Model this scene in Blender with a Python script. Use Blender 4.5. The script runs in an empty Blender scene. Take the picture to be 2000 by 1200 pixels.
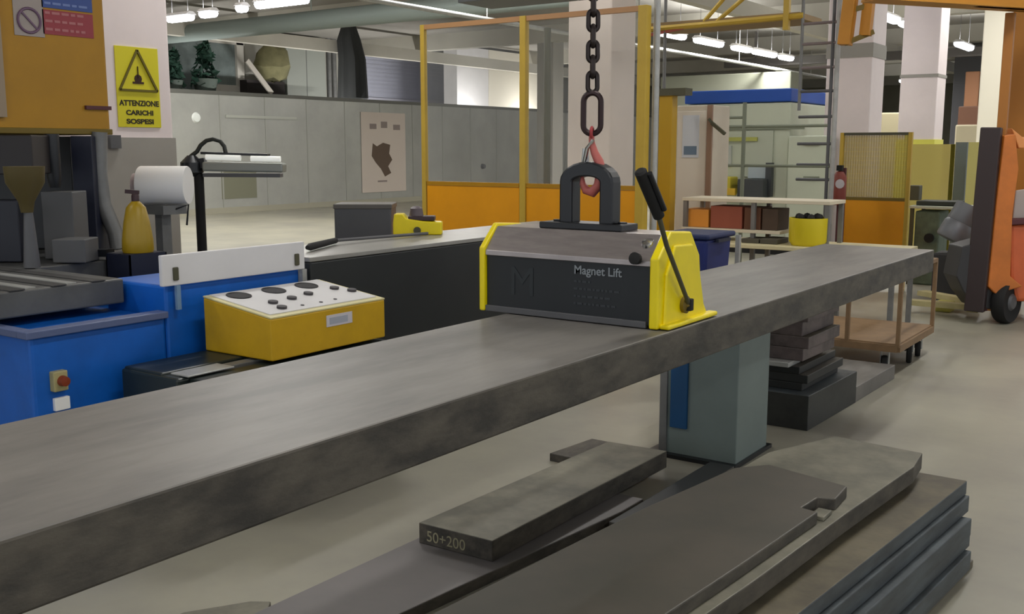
import bpy, bmesh, math, random
from mathutils import Vector, Matrix
random.seed(7)
C = bpy.context.scene.collection
# ------------------------------------------------------------------ camera model (for placing things in metres)
F = 2000.0; TH = math.atan(310/F); YW = math.atan(1420/(F/math.cos(TH))); H = 1.6
S_, C_ = math.sin(YW), math.cos(YW)
def ray(px, py):
    r = px-1000.; f = F*math.cos(TH)-(py-600)*math.sin(TH); u = -F*math.sin(TH)-(py-600)*math.cos(TH)
    return Vector((r*C_-f*S_, r*S_+f*C_, u))
CAM = Vector((0, 0, H))
def atZ(px, py, z): d = ray(px, py); return CAM+d*((z-H)/d.z)
def atX(px, py, x): d = ray(px, py); return CAM+d*(x/d.x)
def atY(px, py, y): d = ray(px, py); return CAM+d*(y/d.y)
def atD(px, py, dist): d = ray(px, py); return CAM+d*(dist/(-S_*d.x+C_*d.y))
# ------------------------------------------------------------------ materials
def lin(c): return tuple((v/255/12.92 if v/255 <= .04045 else ((v/255+.055)/1.055)**2.4) for v in c)
MATS = {}
def mat(name, rgb, rough=.6, metal=0., var=.0, scale=6., rgb2=None, stretch=(1, 1, 1), bump=0., alpha=None, emit=0., coat=0.):
    if name in MATS: return MATS[name]
    m = bpy.data.materials.new(name); m.use_nodes = True
    nt = m.node_tree; b = nt.nodes['Principled BSDF']
    c = lin(rgb)
    b.inputs['Base Color'].default_value = (*c, 1)
    b.inputs['Roughness'].default_value = rough; b.inputs['Metallic'].default_value = metal
    if coat: b.inputs['Coat Weight'].default_value = coat
    if var or rgb2:
        tc = nt.nodes.new('ShaderNodeTexCoord'); mp = nt.nodes.new('ShaderNodeMapping')
        mp.inputs['Scale'].default_value = stretch
        n = nt.nodes.new('ShaderNodeTexNoise'); n.inputs['Scale'].default_value = scale; n.inputs['Detail'].default_value = 6
        n.inputs['Roughness'].default_value = .62
        r = nt.nodes.new('ShaderNodeValToRGB')
        c2 = lin(rgb2) if rgb2 else tuple(v*(1-var) for v in c)
        c1 = c if rgb2 else tuple(min(1, v*(1+var)) for v in c)
        r.color_ramp.elements[0].position = .36; r.color_ramp.elements[1].position = .64
        r.color_ramp.elements[0].color = (*c2, 1); r.color_ramp.elements[1].color = (*c1, 1)
        nt.links.new(tc.outputs['Object'], mp.inputs[0]); nt.links.new(mp.outputs[0], n.inputs['Vector'])
        nt.links.new(n.outputs[0], r.inputs[0]); nt.links.new(r.outputs[0], b.inputs['Base Color'])
        if bump:
            bp = nt.nodes.new('ShaderNodeBump'); bp.inputs['Strength'].default_value = bump; bp.inputs['Distance'].default_value = .01
            nt.links.new(n.outputs[0], bp.inputs['Height']); nt.links.new(bp.outputs[0], b.inputs['Normal'])
    if alpha is not None:
        b.inputs['Alpha'].default_value = alpha
    if emit:
        b.inputs['Emission Color'].default_value = (*c, 1); b.inputs['Emission Strength'].default_value = emit
    MATS[name] = m
    return m
floor_m = mat('floor_concrete', (160, 156, 138), .45, var=.10, scale=.7, rgb2=(138, 134, 122))
steel_top = mat('rolled_steel', (124, 120, 114), .5, .15, rgb2=(100, 97, 93), scale=2.2, stretch=(3, .7, 1), bump=.08)
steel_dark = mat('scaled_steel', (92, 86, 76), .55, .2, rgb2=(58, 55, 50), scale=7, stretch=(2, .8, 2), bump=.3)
steel_blue = mat('blue_grey_steel', (84, 92, 96), .5, .25, rgb2=(60, 64, 66), scale=5, stretch=(1, .6, 3), bump=.15)
steel_brown = mat('brown_scaled_steel', (112, 104, 84), .6, .15, rgb2=(84, 78, 64), scale=5, bump=.3)
steel_pale = mat('pale_scaled_steel', (132, 128, 112), .55, .15, rgb2=(98, 96, 84), scale=4, bump=.2)
black_m = mat('black_paint', (26, 30, 33), .5, var=.1, scale=3)
gloss_black = mat('black_casting', (22, 24, 28), .35)
rubber = mat('black_rubber', (20, 19, 18), .8)
yellow_l = mat('lifter_yellow', (236, 214, 0), .38, var=.04, scale=8)
yellow_pale = mat('pale_yellow_paint', (216, 210, 90), .5)
yellow_box = mat('dull_yellow_paint', (196, 154, 0), .5, var=.08, scale=4)
yellow_g = mat('guard_yellow', (172, 124, 0), .5, var=.06, scale=3)
orange_p = mat('orange_panel_paint', (226, 152, 0), .5, var=.05, scale=2)
yellow_post = mat('post_yellow', (190, 158, 56), .5, var=.06, scale=4)
orange_m = mat('orange_machine_paint', (198, 112, 40), .45, var=.12, scale=4)
amber = mat('amber_beam_paint', (184, 124, 28), .5, var=.05, scale=3)
silver = mat('brushed_silver', (168, 160, 158), .3, .75, var=.08, scale=10, stretch=(1, 8, 1))
chrome = mat('bright_chrome', (210, 210, 210), .2, 1.)
blue_m = mat('machine_blue', (8, 92, 184), .42, var=.14, scale=2.5)
blue_d = mat('stripe_blue', (8, 72, 118), .5)
navy = mat('navy_plastic', (24, 28, 46), .5)
bin_blue = mat('bin_blue', (22, 36, 100), .55, var=.1, scale=6)
white_p = mat('white_paint', (214, 212, 212), .5, var=.03, scale=3)
paper = mat('white_paper', (238, 236, 232), .8)
grey_p = mat('pedestal_grey', (116, 128, 124), .5, var=.06, scale=3)
grey_dk = mat('dark_grey_paint', (84, 84, 86), .5, var=.06, scale=3)
grey_md = mat('mid_grey_metal', (118, 118, 116), .45, .3, var=.12, scale=6)
grey_lt = mat('light_grey_metal', (166, 166, 162), .4, .3, var=.12, scale=6)
stone = mat('grey_worn_top', (150, 148, 142), .35, .2, var=.08, scale=4)
pillar_m = mat('pillar_plaster', (222, 210, 208), .7, var=.04, scale=1.5)
pillar_g = mat('pillar_grey_plaster', (150, 146, 138), .7, var=.04, scale=1.5)
wall_m = mat('wall_plaster', (176, 174, 164), .8, var=.06, scale=.8)
wall_far = mat('far_wall_plaster', (160, 156, 136), .8, var=.08, scale=.6)
ceil_m = mat('ceiling_concrete', (154, 150, 142), .8, var=.08, scale=.6)
beam_m = mat('beam_concrete', (186, 182, 170), .8, var=.05, scale=.8)
part_m = mat('partition_metal', (162, 162, 155), .32, .2, var=.07, scale=1.1)
part_dk = mat('partition_joint', (104, 104, 98), .6)
green_dk = mat('dark_green_foliage', (30, 62, 48), .8, var=.3, scale=4)
maroon = mat('maroon_paint', (84, 40, 44), .6)
rust_m = mat('brown_rust', (108, 72, 56), .7, var=.2, scale=8)
red_m = mat('red_paint', (160, 50, 52), .5)
pink_m = mat('faded_red_paint', (176, 92, 84), .5)
mint = mat('pale_green_grey_paint', (190, 196, 176), .5, var=.03, scale=1.5)
mint_dk = mat('green_grey_paint', (120, 126, 108), .6)
cab_blue = mat('band_blue', (20, 76, 168), .45)
locker_m = mat('beige_paint', (196, 186, 168), .6, var=.03, scale=2)
dark_olive = mat('dark_olive_paint', (74, 72, 52), .6)
olive_y = mat('olive_yellow_paint', (112, 92, 22), .6)
sign_y = mat('sign_yellow', (206, 196, 20), .5)
ink = mat('black_ink', (40, 34, 10), .7)
sign_blue = mat('sign_blue', (52, 76, 140), .5)
sign_red = mat('sign_red', (150, 52, 60), .5)
sign_white = mat('sign_white', (205, 200, 205), .5)
text_grey = mat('printed_pale_grey', (132, 138, 142), .6)
text_dim = mat('printed_dark_grey', (50, 54, 58), .6)
brown_ink = mat('brown_print', (92, 76, 62), .8)
purple_m = mat('purple_banner', (104, 94, 138), .7)
pallet_m = mat('pale_wood', (186, 176, 128), .7, var=.08, scale=6)
cart_m = mat('tan_cart_paint', (124, 98, 68), .6, var=.12, scale=8)
shutter_m = mat('blue_grey_shutter', (176, 178, 192), .5, var=.04, scale=2)
glass_m = mat('clear_panel', (225, 228, 225), .12, alpha=.05)
mesh_y = mat('yellow_mesh_screen', (200, 184, 104), .6, alpha=.75)
glass_dk = mat('window_glass', (118, 128, 126), .2, var=.15, scale=1.5)
lamp_m = mat('lamp_tube', (245, 248, 255), .4, emit=9)
tube_m = mat('white_lamp_tube', (235, 236, 230), .35, emit=.45)
# ------------------------------------------------------------------ mesh helpers
def bx(bm, x0, x1, y0, y1, z0, z1):
    vs = [bm.verts.new((x, y, z)) for z in (z0, z1) for x, y in ((x0, y0), (x1, y0), (x1, y1), (x0, y1))]
    for f in ((3, 2, 1, 0), (4, 5, 6, 7), (0, 1, 5, 4), (1, 2, 6, 5), (2, 3, 7, 6), (3, 0, 4, 7)): bm.faces.new([vs[i] for i in f])
def prism(bm, pts, a, b, axis='x'):
    """extrude a 2-D outline from a to b along an axis"""
    def v(p, t):
        return {'x': (t, p[0], p[1]), 'y': (p[0], t, p[1]), 'z': (p[0], p[1], t)}[axis]
    A = [bm.verts.new(v(p, a)) for p in pts]; B = [bm.verts.new(v(p, b)) for p in pts]
    n = len(pts)
    bm.faces.new(A); bm.faces.new(B[::-1])
    for i in range(n): bm.faces.new((A[i], B[i], B[(i+1) % n], A[(i+1) % n]))
def frame_of(d):
    d = d.normalized(); up = Vector((0, 0, 1)) if abs(d.z) < .95 else Vector((1, 0, 0))
    a = d.cross(up).normalized(); return a, d.cross(a).normalized()
def tube(bm, pts, r, n=12, closed=False, caps=True):
    pts = [Vector(p) for p in pts]; rings = []; N = len(pts)
    rs = r if isinstance(r, (list, tuple)) else [r]*N
    pa = None
    for i, p in enumerate(pts):
        if closed: d = pts[(i+1) % N]-pts[i-1]
        else: d = (pts[min(i+1, N-1)]-pts[max(i-1, 0)])
        d.normalize()
        if pa is None: a, b = frame_of(d)
        else:
            a = (pa-d*pa.dot(d)).normalized(); b = d.cross(a)
        pa = a
        rings.append([bm.verts.new(p+(a*math.cos(t)+b*math.sin(t))*rs[i]) for t in (2*math.pi*k/n for k in range(n))])
    m = N if closed else N-1
    for i in range(m):
        A, B = rings[i], rings[(i+1) % N]
        for k in range(n): bm.faces.new((A[k], A[(k+1) % n], B[(k+1) % n], B[k]))
    if caps and not closed:
        bm.faces.new(rings[0][::-1]); bm.faces.new(rings[-1])
def lathe(bm, prof, c=(0, 0, 0), n=24, axis=Vector((0, 0, 1))):
    c = Vector(c); axis = Vector(axis).normalized(); a, b = frame_of(axis); rings = []
    for r, h in prof:
        rings.append([bm.verts.new(c+axis*h+(a*math.cos(t)+b*math.sin(t))*max(r, 1e-4)) for t in (2*math.pi*k/n for k in range(n))])
    for A, B in zip(rings, rings[1:]):
        for k in range(n): bm.faces.new((A[k], A[(k+1) % n], B[(k+1) % n], B[k]))
    bm.faces.new(rings[0][::-1]); bm.faces.new(rings[-1])
def bar(bm, p, q, w, h=None):
    """rectangular bar between two points, w wide (horizontal), h high"""
    p, q = Vector(p), Vector(q); h = h or w; d = (q-p).normalized()
    up = Vector((0, 0, 1)) if abs(d.z) < .95 else Vector((0, 1, 0))
    a = d.cross(up).normalized()*w/2; b = a.cross(d).normalized()*h/2
    vs = [bm.verts.new(c+s*a+t*b) for c in (p, q) for s, t in ((-1, -1), (1, -1), (1, 1), (-1, 1))]
    for f in ((3, 2, 1, 0), (4, 5, 6, 7), (0, 1, 5, 4), (1, 2, 6, 5), (2, 3, 7, 6), (3, 0, 4, 7)): bm.faces.new([vs[i] for i in f])
def new(): return bmesh.new()
def world_loc(o):
    v = Vector(o.location)
    return v
def obj(name, bm, m, parent=None, bevel=0., smooth=False, origin=None, seg=2):
    """links one mesh; geometry is given in world metres and moved under the parent's (or its own) origin"""
    bmesh.ops.recalc_face_normals(bm, faces=bm.faces)
    me = bpy.data.meshes.new(name)
    if parent is not None:
        r = parent
        while r.parent: r = r.parent
        off = Vector(r.location)
        if r.get('_local'): off = Vector((0, 0, 0))
    elif origin is not None: off = Vector(origin)
    else:
        xs = [v.co for v in bm.verts]
        off = Vector((sum(v.x for v in xs)/len(xs), sum(v.y for v in xs)/len(xs), min(v.z for v in xs)))
    bmesh.ops.translate(bm, verts=bm.verts, vec=-off)
    bm.to_mesh(me); bm.free()
    o = bpy.data.objects.new(name, me); C.objects.link(o)
    me.materials.append(m)
    if parent is not None: o.parent = parent
    else: o.location = off
    if bevel:
        md = o.modifiers.new('edge', 'BEVEL'); md.width = bevel; md.segments = seg; md.limit_method = 'ANGLE'; md.angle_limit = math.radians(40)
    if smooth:
        for p in me.polygons: p.use_smooth = True
        try: me.set_sharp_from_angle(angle=math.radians(38))
        except Exception: pass
    return o
def tag(o, label=None, cat=None, group=None, kind=None):
    if label: o['label'] = label
    if cat: o['category'] = cat
    if group: o['group'] = group
    if kind: o['kind'] = kind
    return o
def thing(name, label, cat, loc=(0, 0, 0), group=None, rotz=0.):
    o = bpy.data.objects.new(name, None); C.objects.link(o); o.location = loc; o.rotation_euler = (0, 0, rotz)
    o.empty_display_size = .1
    tag(o, label, cat, group)
    return o
def struct(name, bm, m, label=None, bevel=0.):
    o = obj(name, bm, m, bevel=bevel); o['kind'] = 'structure'
    if label: o['label'] = label
    return o
def box_o(name, dims, m, parent=None, bevel=0.):
    bm = new(); bx(bm, *dims); return obj(name, bm, m, parent, bevel)
def copy_tree(o, parent=None):
    c = o.copy(); C.objects.link(c); c.parent = parent
    for ch in list(o.children): copy_tree(ch, c)
    return c
def text_mesh(name, s, size, m, parent, origin, right, up, depth=.002, bold=0.):
    """printed lettering lying on a surface; origin = lower-left corner, right/up = directions on the surface"""
    cu = bpy.data.curves.new(name, 'FONT'); cu.body = s; cu.size = size; cu.extrude = depth; cu.offset = bold
    t = bpy.data.objects.new(name+'_tmp', cu); C.objects.link(t)
    bpy.context.view_layer.update()
    me = bpy.data.meshes.new_from_object(t.evaluated_get(bpy.context.evaluated_depsgraph_get()))
    C.objects.unlink(t); bpy.data.objects.remove(t)
    R, U = Vector(right).normalized(), Vector(up).normalized(); N = R.cross(U)
    M = Matrix((R, U, N)).transposed().to_4x4(); M.translation = Vector(origin)
    me.transform(M)
    me.materials.clear(); me.materials.append(m)
    bm = new(); bm.from_mesh(me); bpy.data.meshes.remove(me)
    return obj(name, bm, m, parent)

# ================================================================== SETTING
XL, YF, ZC = -26.0, 58.0, 5.3
bm = new(); bx(bm, XL, 9, -7, YF, -.1, 0); struct('floor', bm, floor_m, 'beige painted concrete workshop floor')
bm = new(); bx(bm, XL, 9, -7, YF, ZC, ZC+.15); struct('ceiling', bm, ceil_m, 'grey concrete workshop ceiling')
bm = new(); bx(bm, XL-.2, XL, -7, YF, 0, ZC); struct('wall_left', bm, wall_m, 'grey plastered side wall behind the low partition')
bm = new(); bx(bm, XL, 9, YF, YF+.2, 0, ZC); struct('wall_far', bm, wall_far, 'pale far wall of the hall')
bm = new(); bx(bm, XL, -14, -7.2, -7, 0, ZC); struct('wall_back', bm, wall_far, 'pale wall section behind the viewer')
for k_, (y_a, y_b) in enumerate(((14, 19), (30, 34), (46, 58))):  # unseen right wall, with gaps made to let in side light
    bm = new(); bx(bm, 9, 9.2, y_a, y_b, 0, ZC); struct('wall_right_%d' % (k_+1), bm, wall_far, 'unseen right wall section, gaps beside it left open for side light')
# ceiling beams, running across the hall
for i, y in enumerate((13, 20, 27, 34, 41, 48, 55)):
    bm = new(); bx(bm, XL, 9, y-.18, y+.18, ZC-.5, ZC); struct('trim_%d' % (i+1), bm, beam_m, 'concrete ceiling beam')
# long duct-like rail beams along the hall
for i, x in enumerate((-22.5, -9.2)):
    bm = new(); bx(bm, x-.12, x+.12, 8, YF, ZC-.85, ZC-.5); struct('trim_%d' % (8+i), bm, beam_m, 'grey overhead rail along the hall')

# pillars
def pillar(x1, y0, w, m, label, foot=None, name='pillar'):
    t = thing(name, label, 'pillar', (x1-w/2, y0+w/2, 0), 'structural pillars of the hall')
    o = box_o('shaft', (x1-w, x1, y0, y0+w, 0, ZC), m, t, .02)
    return t
t = pillar(-7.07, 4.466, .84, pillar_m, 'pale plastered pillar behind the yellow machine guard, carrying the hanging-load warning sign')
box_o('lower_band', (-7.922, -7.058, 4.454, 5.318, 0, 1.684), pillar_g, t)
box_o('cable_clip', (-7.06, -7.02, 4.70, 4.79, 1.60, 1.70), grey_dk, t)
pillar(-6.35, 11.15, .62, mat('pillar_warm_plaster', (218, 206, 196), .7, var=.04, scale=1.5), 'wide grey beige pillar standing behind the hanging chain')
t = pillar(-4.42, 15.3, .66, pillar_m, 'pinkish pillar behind the scaffold ladder')
box_o('upper_band', (-5.09, -4.41, 15.29, 15.97, 2.9, 3.1), pillar_g, t)
t = pillar(-4.2, 18.3, .60, pillar_m, 'tall white pillar left of the forklift mast, yellow at its foot')
box_o('band', (-4.81, -4.19, 18.29, 18.91, 2.78, 2.83), pillar_g, t)
box_o('yellow_foot', (-4.815, -4.185, 18.285, 18.915, 0, 1.75), yellow_pale, t)
pillar(-3.52, 21.0, .55, mat('pillar_cream', (238, 232, 214), .7), 'cream pillar between the white pillar and the orange crane column')
pillar(-17.4, 27.0, .6, pillar_g, 'far grey pillar seen through the yellow fence')

# ceiling lights : housing + lit tube
PROTO = None
def ceiling_light(cx, cy, along, length, label, z=4.3, group='fluorescent fittings in rows under the ceiling', power=70):
    t = thing('ceiling_light', label, 'light', (cx, cy, z), group, 0 if along == 'y' else math.pi/2)
    t['_local'] = 1
    L = length/2
    bm = new(); prism(bm, [(-.13, .1), (-.05, .16), (.05, .16), (.13, .1), (.12, .09), (-.12, .09)], -L, L, 'y')
    obj('housing', bm, white_p, t)
    bm = new(); prism(bm, [(-.09, .088), (-.11, .05), (-.09, .0), (-.05, -.03), (.05, -.03), (.09, .0), (.11, .05), (.09, .088)], -L+.03, L-.03, 'y')
    obj('tube', bm, lamp_m, t)
    bm = new()
    for s in (-L*.7, L*.7): tube(bm, [(0, s, .15), (0, s, ZC-z)], .005, 6)
    obj('hanger', bm, grey_dk, t)
    ld = bpy.data.lights.new('fluorescent_glow', 'AREA'); ld.shape = 'RECTANGLE'; ld.size = .24; ld.size_y = length*.94
    ld.energy = power*length; ld.color = (1, .985, .95)
    lo = bpy.data.objects.new('fluorescent_glow', ld); C.objects.link(lo); lo.parent = t; lo.location = (0, 0, -.035)
    ld2 = bpy.data.lights.new('added_uplight', 'AREA'); ld2.shape = 'RECTANGLE'; ld2.size = .22; ld2.size_y = length*.9; ld2.energy = power*length*.5  # upward light added above each housing to brighten the ceiling
    l2 = bpy.data.objects.new('added_uplight', ld2); C.objects.link(l2); l2.parent = t; l2.location = (0, 0, .175); l2.rotation_euler = (math.pi, 0, 0)
    del t['_local']
    return t
rowA = [(1290, 62, 1335, 74), (1360, 75, 1408, 90), (1433, 95, 1463, 101), (1473, 103, 1512, 112), (1525, 114, 1545, 118), (1652, 146, 1683, 152), (1760, 165, 1780, 170)]
nA = ['nearest', 'second', 'third', 'fourth', 'fifth', 'sixth', 'farthest']
for k, (a, b, c_, d) in enumerate(rowA):
    y0, y1 = atX(a, b, -11.6).y, atX(c_, d, -11.6).y
    ceiling_light(-11.6, (y0+y1)/2, 'y', y1-y0, 'lit fluorescent light, %s of the row above the pale green machine' % nA[k], group='lights in the row above the pale green machine', power=75)
for k, (a, b, c_, d) in enumerate([(1710, 25, 1750, 42), (1762, 48, 1790, 60), (1870, 88, 1895, 97)]):
    y0, y1 = atX(a, b, -6.35).y, atX(c_, d, -6.35).y
    ceiling_light(-6.35, (y0+y1)/2, 'y', y1-y0, ['lit fluorescent light upper right, beside the orange beam end', 'lit fluorescent light touching the left edge of the tall white pillar', 'lit fluorescent light between the white and cream pillars'][k], group='lights in the right-hand row')
for k, (a, b) in enumerate([(330, 374), (394, 420), (466, 480), (503, 600)]):
    x0, x1 = atY(a, 30, 14.25).x, atY(b, 30, 14.25).x
    z = 4.36
    ceiling_light((x0+x1)/2, 14.25, 'x', x1-x0, ['lit fluorescent light touching the near pillar', 'short lit fluorescent light second from the near pillar', 'tiny lit fluorescent light above the white framed opening', 'long lit fluorescent light at the top left'][k], z=[4.28, 4.3, 4.33, 4.36][k], group='lights in the row across the upper left', power=70)
# unseen extra fittings, added over and behind the viewer to brighten the hall
def in_view(x, y, z):
    f = -S_*x+C_*y; r = C_*x+S_*y; u = z-H
    if f < .1: return False
    f2 = f*math.cos(TH)-u*math.sin(TH); u2 = f*math.sin(TH)+u*math.cos(TH)
    return -1080 < F*r/f2 < 1080 and -650 < F*u2/f2 < 630
for (x, y, pw) in ((-6.35, 1, 38), (-6.35, 6., 38), (-1.1, 3.0, 38), (-1.1, 8, 38), (-1.1, 13, 50), (-1.1, -2.5, 38), (-6.35, 11, 45), (-6.35, 16, 50), (3.5, 0, 38), (3.5, 8, 38), (-11.6, 4, 38), (-11.6, 10, 60), (-11.6, 15, 110), (-14.5, 13, 110), (-17.5, 9, 90), (-21, 6, 90), (-1.1, 18, 40), (3.5, 16, 35), (4, 24, 60), (4, 32, 80), (-3, 19, 50), (-24, 8, 160)):
    z_l = 4.6 if y < 9 and x > -8 else 4.95
    if in_view(x, y, z_l): print('LIGHT IN VIEW', x, y); continue
    ceiling_light(x, y, 'y', 1.5, 'added fluorescent light hanging over the hall outside the view', z=z_l, group='added lights outside the view', power=pw)

for k_, y_ in enumerate((17.5, 21.5, 25.5, 29.5, 33.5)):  # unseen lamps added behind the partition to brighten the rear wall
    t = thing('added_wall_lamp', 'added unseen lamp behind the grey partition, brightening the rear wall', 'lamp', (-21.8, y_, 0), 'added lamps behind the partition')
    t['_local'] = 1
    bm = new(); tube(bm, [(0, 0, 0), (0, 0, 2.0)], .03, 8); lathe(bm, [(0, 0), (.25, 0), (.25, .03), (0, .03)], (0, 0, 0), 16); obj('stand', bm, grey_dk, t)
    bm = new(); bar(bm, (0, -.5, 2.05), (0, .5, 2.05), .12, .08); obj('housing', bm, white_p, t)
    ld = bpy.data.lights.new('added_washer', 'AREA'); ld.shape = 'RECTANGLE'; ld.size = .9; ld.size_y = .12; ld.energy = 85; ld.color = (1, .985, .96)
    lo = bpy.data.objects.new('added_washer', ld); C.objects.link(lo); lo.parent = t; lo.location = (-.08, 0, 2.12); lo.rotation_euler = (math.radians(90+45), 0, math.radians(90))
    del t['_local']

# ================================================================== STEEL SLAB and pedestal
t_ang = math.radians(-.75)
bm = new()
# slab with slightly uneven flame-cut side
n = 24; x0, x1, y0, y1 = -.335, .335, -3.6, 3.46
ringT, ringB = [], []
bx(bm, x0, x1, y0, y1, 0, .132)
slab = obj('steel_slab', bm, steel_top, origin=(0, 0, 0), bevel=.006)
slab.location = (-1.82, 3.0, .868); slab.rotation_euler = (0, 0, t_ang)
# scale-covered sides and lower face
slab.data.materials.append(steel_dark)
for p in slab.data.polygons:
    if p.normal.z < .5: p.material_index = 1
tag(slab, 'very long thick grey steel slab lying across the middle on a grey pedestal', 'steel slab')

t = thing('pedestal', 'grey box pedestal with a blue stripe carrying the long slab', 'pedestal', (-2.15, 4.95, 0), 'pedestals under the slab')
box_o('body', (-2.37, -1.945, 4.74, 5.16, .0, .866), grey_p, t, .006)
box_o('blue_stripe', (-2.31, -2.215, 4.725, 4.745, .16, .80), blue_d, t, .003)
box_o('edge_strip', (-2.372, -2.33, 4.728, 4.745, .0, .866), grey_md, t, .003)
box_o('foot_plate', (-2.43, -1.93, 4.70, 5.2, .0, .02), gloss_black, t)
t = thing('pedestal', 'grey pedestal under the near end of the slab, outside the view', 'pedestal', (-2.0, -.1, 0), 'pedestals under the slab')
box_o('body', (-2.1, -1.65, -.3, .12, .0, .866), grey_p, t, .006)

# ================================================================== MAGNETIC LIFTER
MX0, MX1, MY0, MY1, MZ = -2.262, -1.525, 3.02, 3.345, 1.0035
t = thing('magnetic_lifter', 'black and yellow lifting magnet with long lever, standing on the slab under the chain', 'lifting magnet', ((MX0+MX1)/2, (MY0+MY1)/2, MZ))
bm = new()
prof = [(MY0+.012, MZ+.006), (MY1-.012, MZ+.006), (MY1-.012, MZ+.215), (MY1-.085, MZ+.298), (MY0+.085, MZ+.298), (MY0+.012, MZ+.215)]
prism(bm, prof, MX0+.02, MX1-.02, 'x'); obj('body', bm, black_m, t, .004)
bm = new()
prism(bm, [(MY0+.004, MZ+.208), (MY0+.004, MZ+.226), (MY0+.08, MZ+.310), (MY1-.08, MZ+.310), (MY1-.004, MZ+.226), (MY1-.004, MZ+.208), (MY1-.012, MZ+.215), (MY1-.085, MZ+.298), (MY0+.085, MZ+.298), (MY0+.012, MZ+.215)], MX0+.02, MX1-.036, 'x')
obj('top_cover', bm, silver, t, .002)
box_o('base_strip', (MX0+.02, MX1-.05, MY0+.002, MY0+.02, MZ, MZ+.022), grey_dk, t, .002)
def endplate(xa, xb, flare, name):
    bm = new()
    p = [(MY0-.004, MZ), (MY1+.008+flare, MZ), (MY1+flare*.8, MZ+.02), (MY1+.012, MZ+.075), (MY1-.012, MZ+.225), (MY1-.085, MZ+.312), (MY0+.085, MZ+.322), (MY0-.004, MZ+.235)]
    prism(bm, p, xa, xb, 'x'); return obj(name, bm, yellow_l, t, .006)
endplate(MX0-.004, MX0+.02, 0, 'left_end_plate')
ep = endplate(MX1-.036, MX1-.002, .07, 'right_end_plate')
# sloping outer shell of the right end
bm = new()
p = [(MY0+.03, MZ), (MY1+.05, MZ), (MY1+.02, MZ+.03), (MY1-.03, MZ+.18), (MY1-.09, MZ+.27), (MY0+.10, MZ+.275), (MY0+.04, MZ+.18)]
prism(bm, p, MX1-.004, MX1+.008, 'x'); obj('end_boss', bm, yellow_l, ep, .006)
bm = new(); bx(bm, MX1-.004, MX1+.035, MY0+.01, MY1+.075, MZ+.0, MZ+.016); obj('end_foot', bm, yellow_l, ep, .006)
# silver corner knob and black latch on top front of right end
bm = new(); lathe(bm, [(.0, -.005), (.024, -.005), (.028, .012), (.02, .03), (.0, .036)], (MX1-.075, MY0+.07, MZ+.262), 20, (0, -.5, .8))
obj('top_knob', bm, chrome, t, smooth=True)
bm = new(); lathe(bm, [(.0, 0), (.019, 0), (.021, .02), (.0, .024)], (MX1-.085, MY0+.0, MZ+.232), 16, (0, -1, .2))
obj('latch_button', bm, rubber, t, smooth=True)
# lever
piv = Vector((MX1+.03, 3.235, MZ+.062)); e1 = Vector((MX1+.045, 3.10, MZ+.285)); g0 = Vector((MX1+.045, 3.02, MZ+.372)); g1 = Vector((MX1+.045, 2.875, MZ+.545))
e1 = atX(1302, 480, MX1+.045); g0 = atX(1288, 425, MX1+.045); g1 = atX(1250, 333, MX1+.045)
piv = atX(1346, 596, MX1+.03)
lv = None
bm = new(); tube(bm, [piv, e1, g0+(g1-g0)*.06], [.0075, .008, .0085], 12); lv = obj('lever', bm, dark_olive, t, smooth=True)
bm = new(); tube(bm, [g0, g0+(g1-g0)*.03, g0+(g1-g0)*.5, g0+(g1-g0)*.97, g1], [.012, .0185, .0195, .0195, .012], 16)
obj('grip', bm, rubber, lv, smooth=True)
bm = new(); tube(bm, [g0+(g1-g0)*.2, g0+(g1-g0)*.97], .009, 10)
for v in bm.verts: v.co += Vector((.024, .012, -.004))
obj('release_bar', bm, gloss_black, lv, smooth=True)
bm = new(); lathe(bm, [(.0, 0), (.028, 0), (.03, .014), (.014, .02), (.012, .03), (0, .032)], (MX1+.008, piv.y, piv.z), 24, (1, 0, 0))
obj('pivot_hub', bm, olive_y, ep, smooth=True)
bm = new(); bx(bm, MX1+.02, MX1+.042, piv.y-.012, piv.y+.014, piv.z-.02, piv.z+.022); obj('lever_clamp', bm, rubber, lv, .004)
# lifting lug: base plate and two-legged arch
lg = box_o('lug_plate', (-2.062, -1.722, 3.11, 3.235, MZ+.3105, MZ+.334), gloss_black, t, .004)
arch = []
cx, w = -1.886, .080
for k in range(0, 25):
    if k < 6: arch.append((cx-w, MZ+.328+k*.026))
    elif k > 18: arch.append((cx+w, MZ+.328+(24-k)*.026))
    else:
        a = math.pi-(k-6)/12*math.pi; arch.append((cx+w*math.cos(a), MZ+.328+.15+.05*math.sin(a)))
outer, inner = [], []
for (x, z) in arch:
    inner_w = .030
    dx = x-cx
    if z < MZ+.328+.15: outer.append((x+math.copysign(.030, dx), z)); inner.append((x-math.copysign(.024, dx), z))
    else:
        a = math.atan2((z-(MZ+.478))/.05, dx/w); outer.append((x+.030*math.cos(a), z+.022*math.sin(a))); inner.append((x-.024*math.cos(a), z-.030*math.sin(a)))
bm = new()
rings = []
for (o_, i_) in zip(outer, inner):
    rings.append([bm.verts.new((o_[0], 3.14, o_[1])), bm.verts.new((o_[0], 3.205, o_[1])), bm.verts.new((i_[0], 3.205, i_[1])), bm.verts.new((i_[0], 3.14, i_[1]))])
for A, B in zip(rings, rings[1:]):
    for k in range(4): bm.faces.new((A[k], A[(k+1) % 4], B[(k+1) % 4], B[k]))
bm.faces.new(rings[0]); bm.faces.new(rings[-1][::-1])
obj('lug_arch', bm, gloss_black, t, .007)
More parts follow.
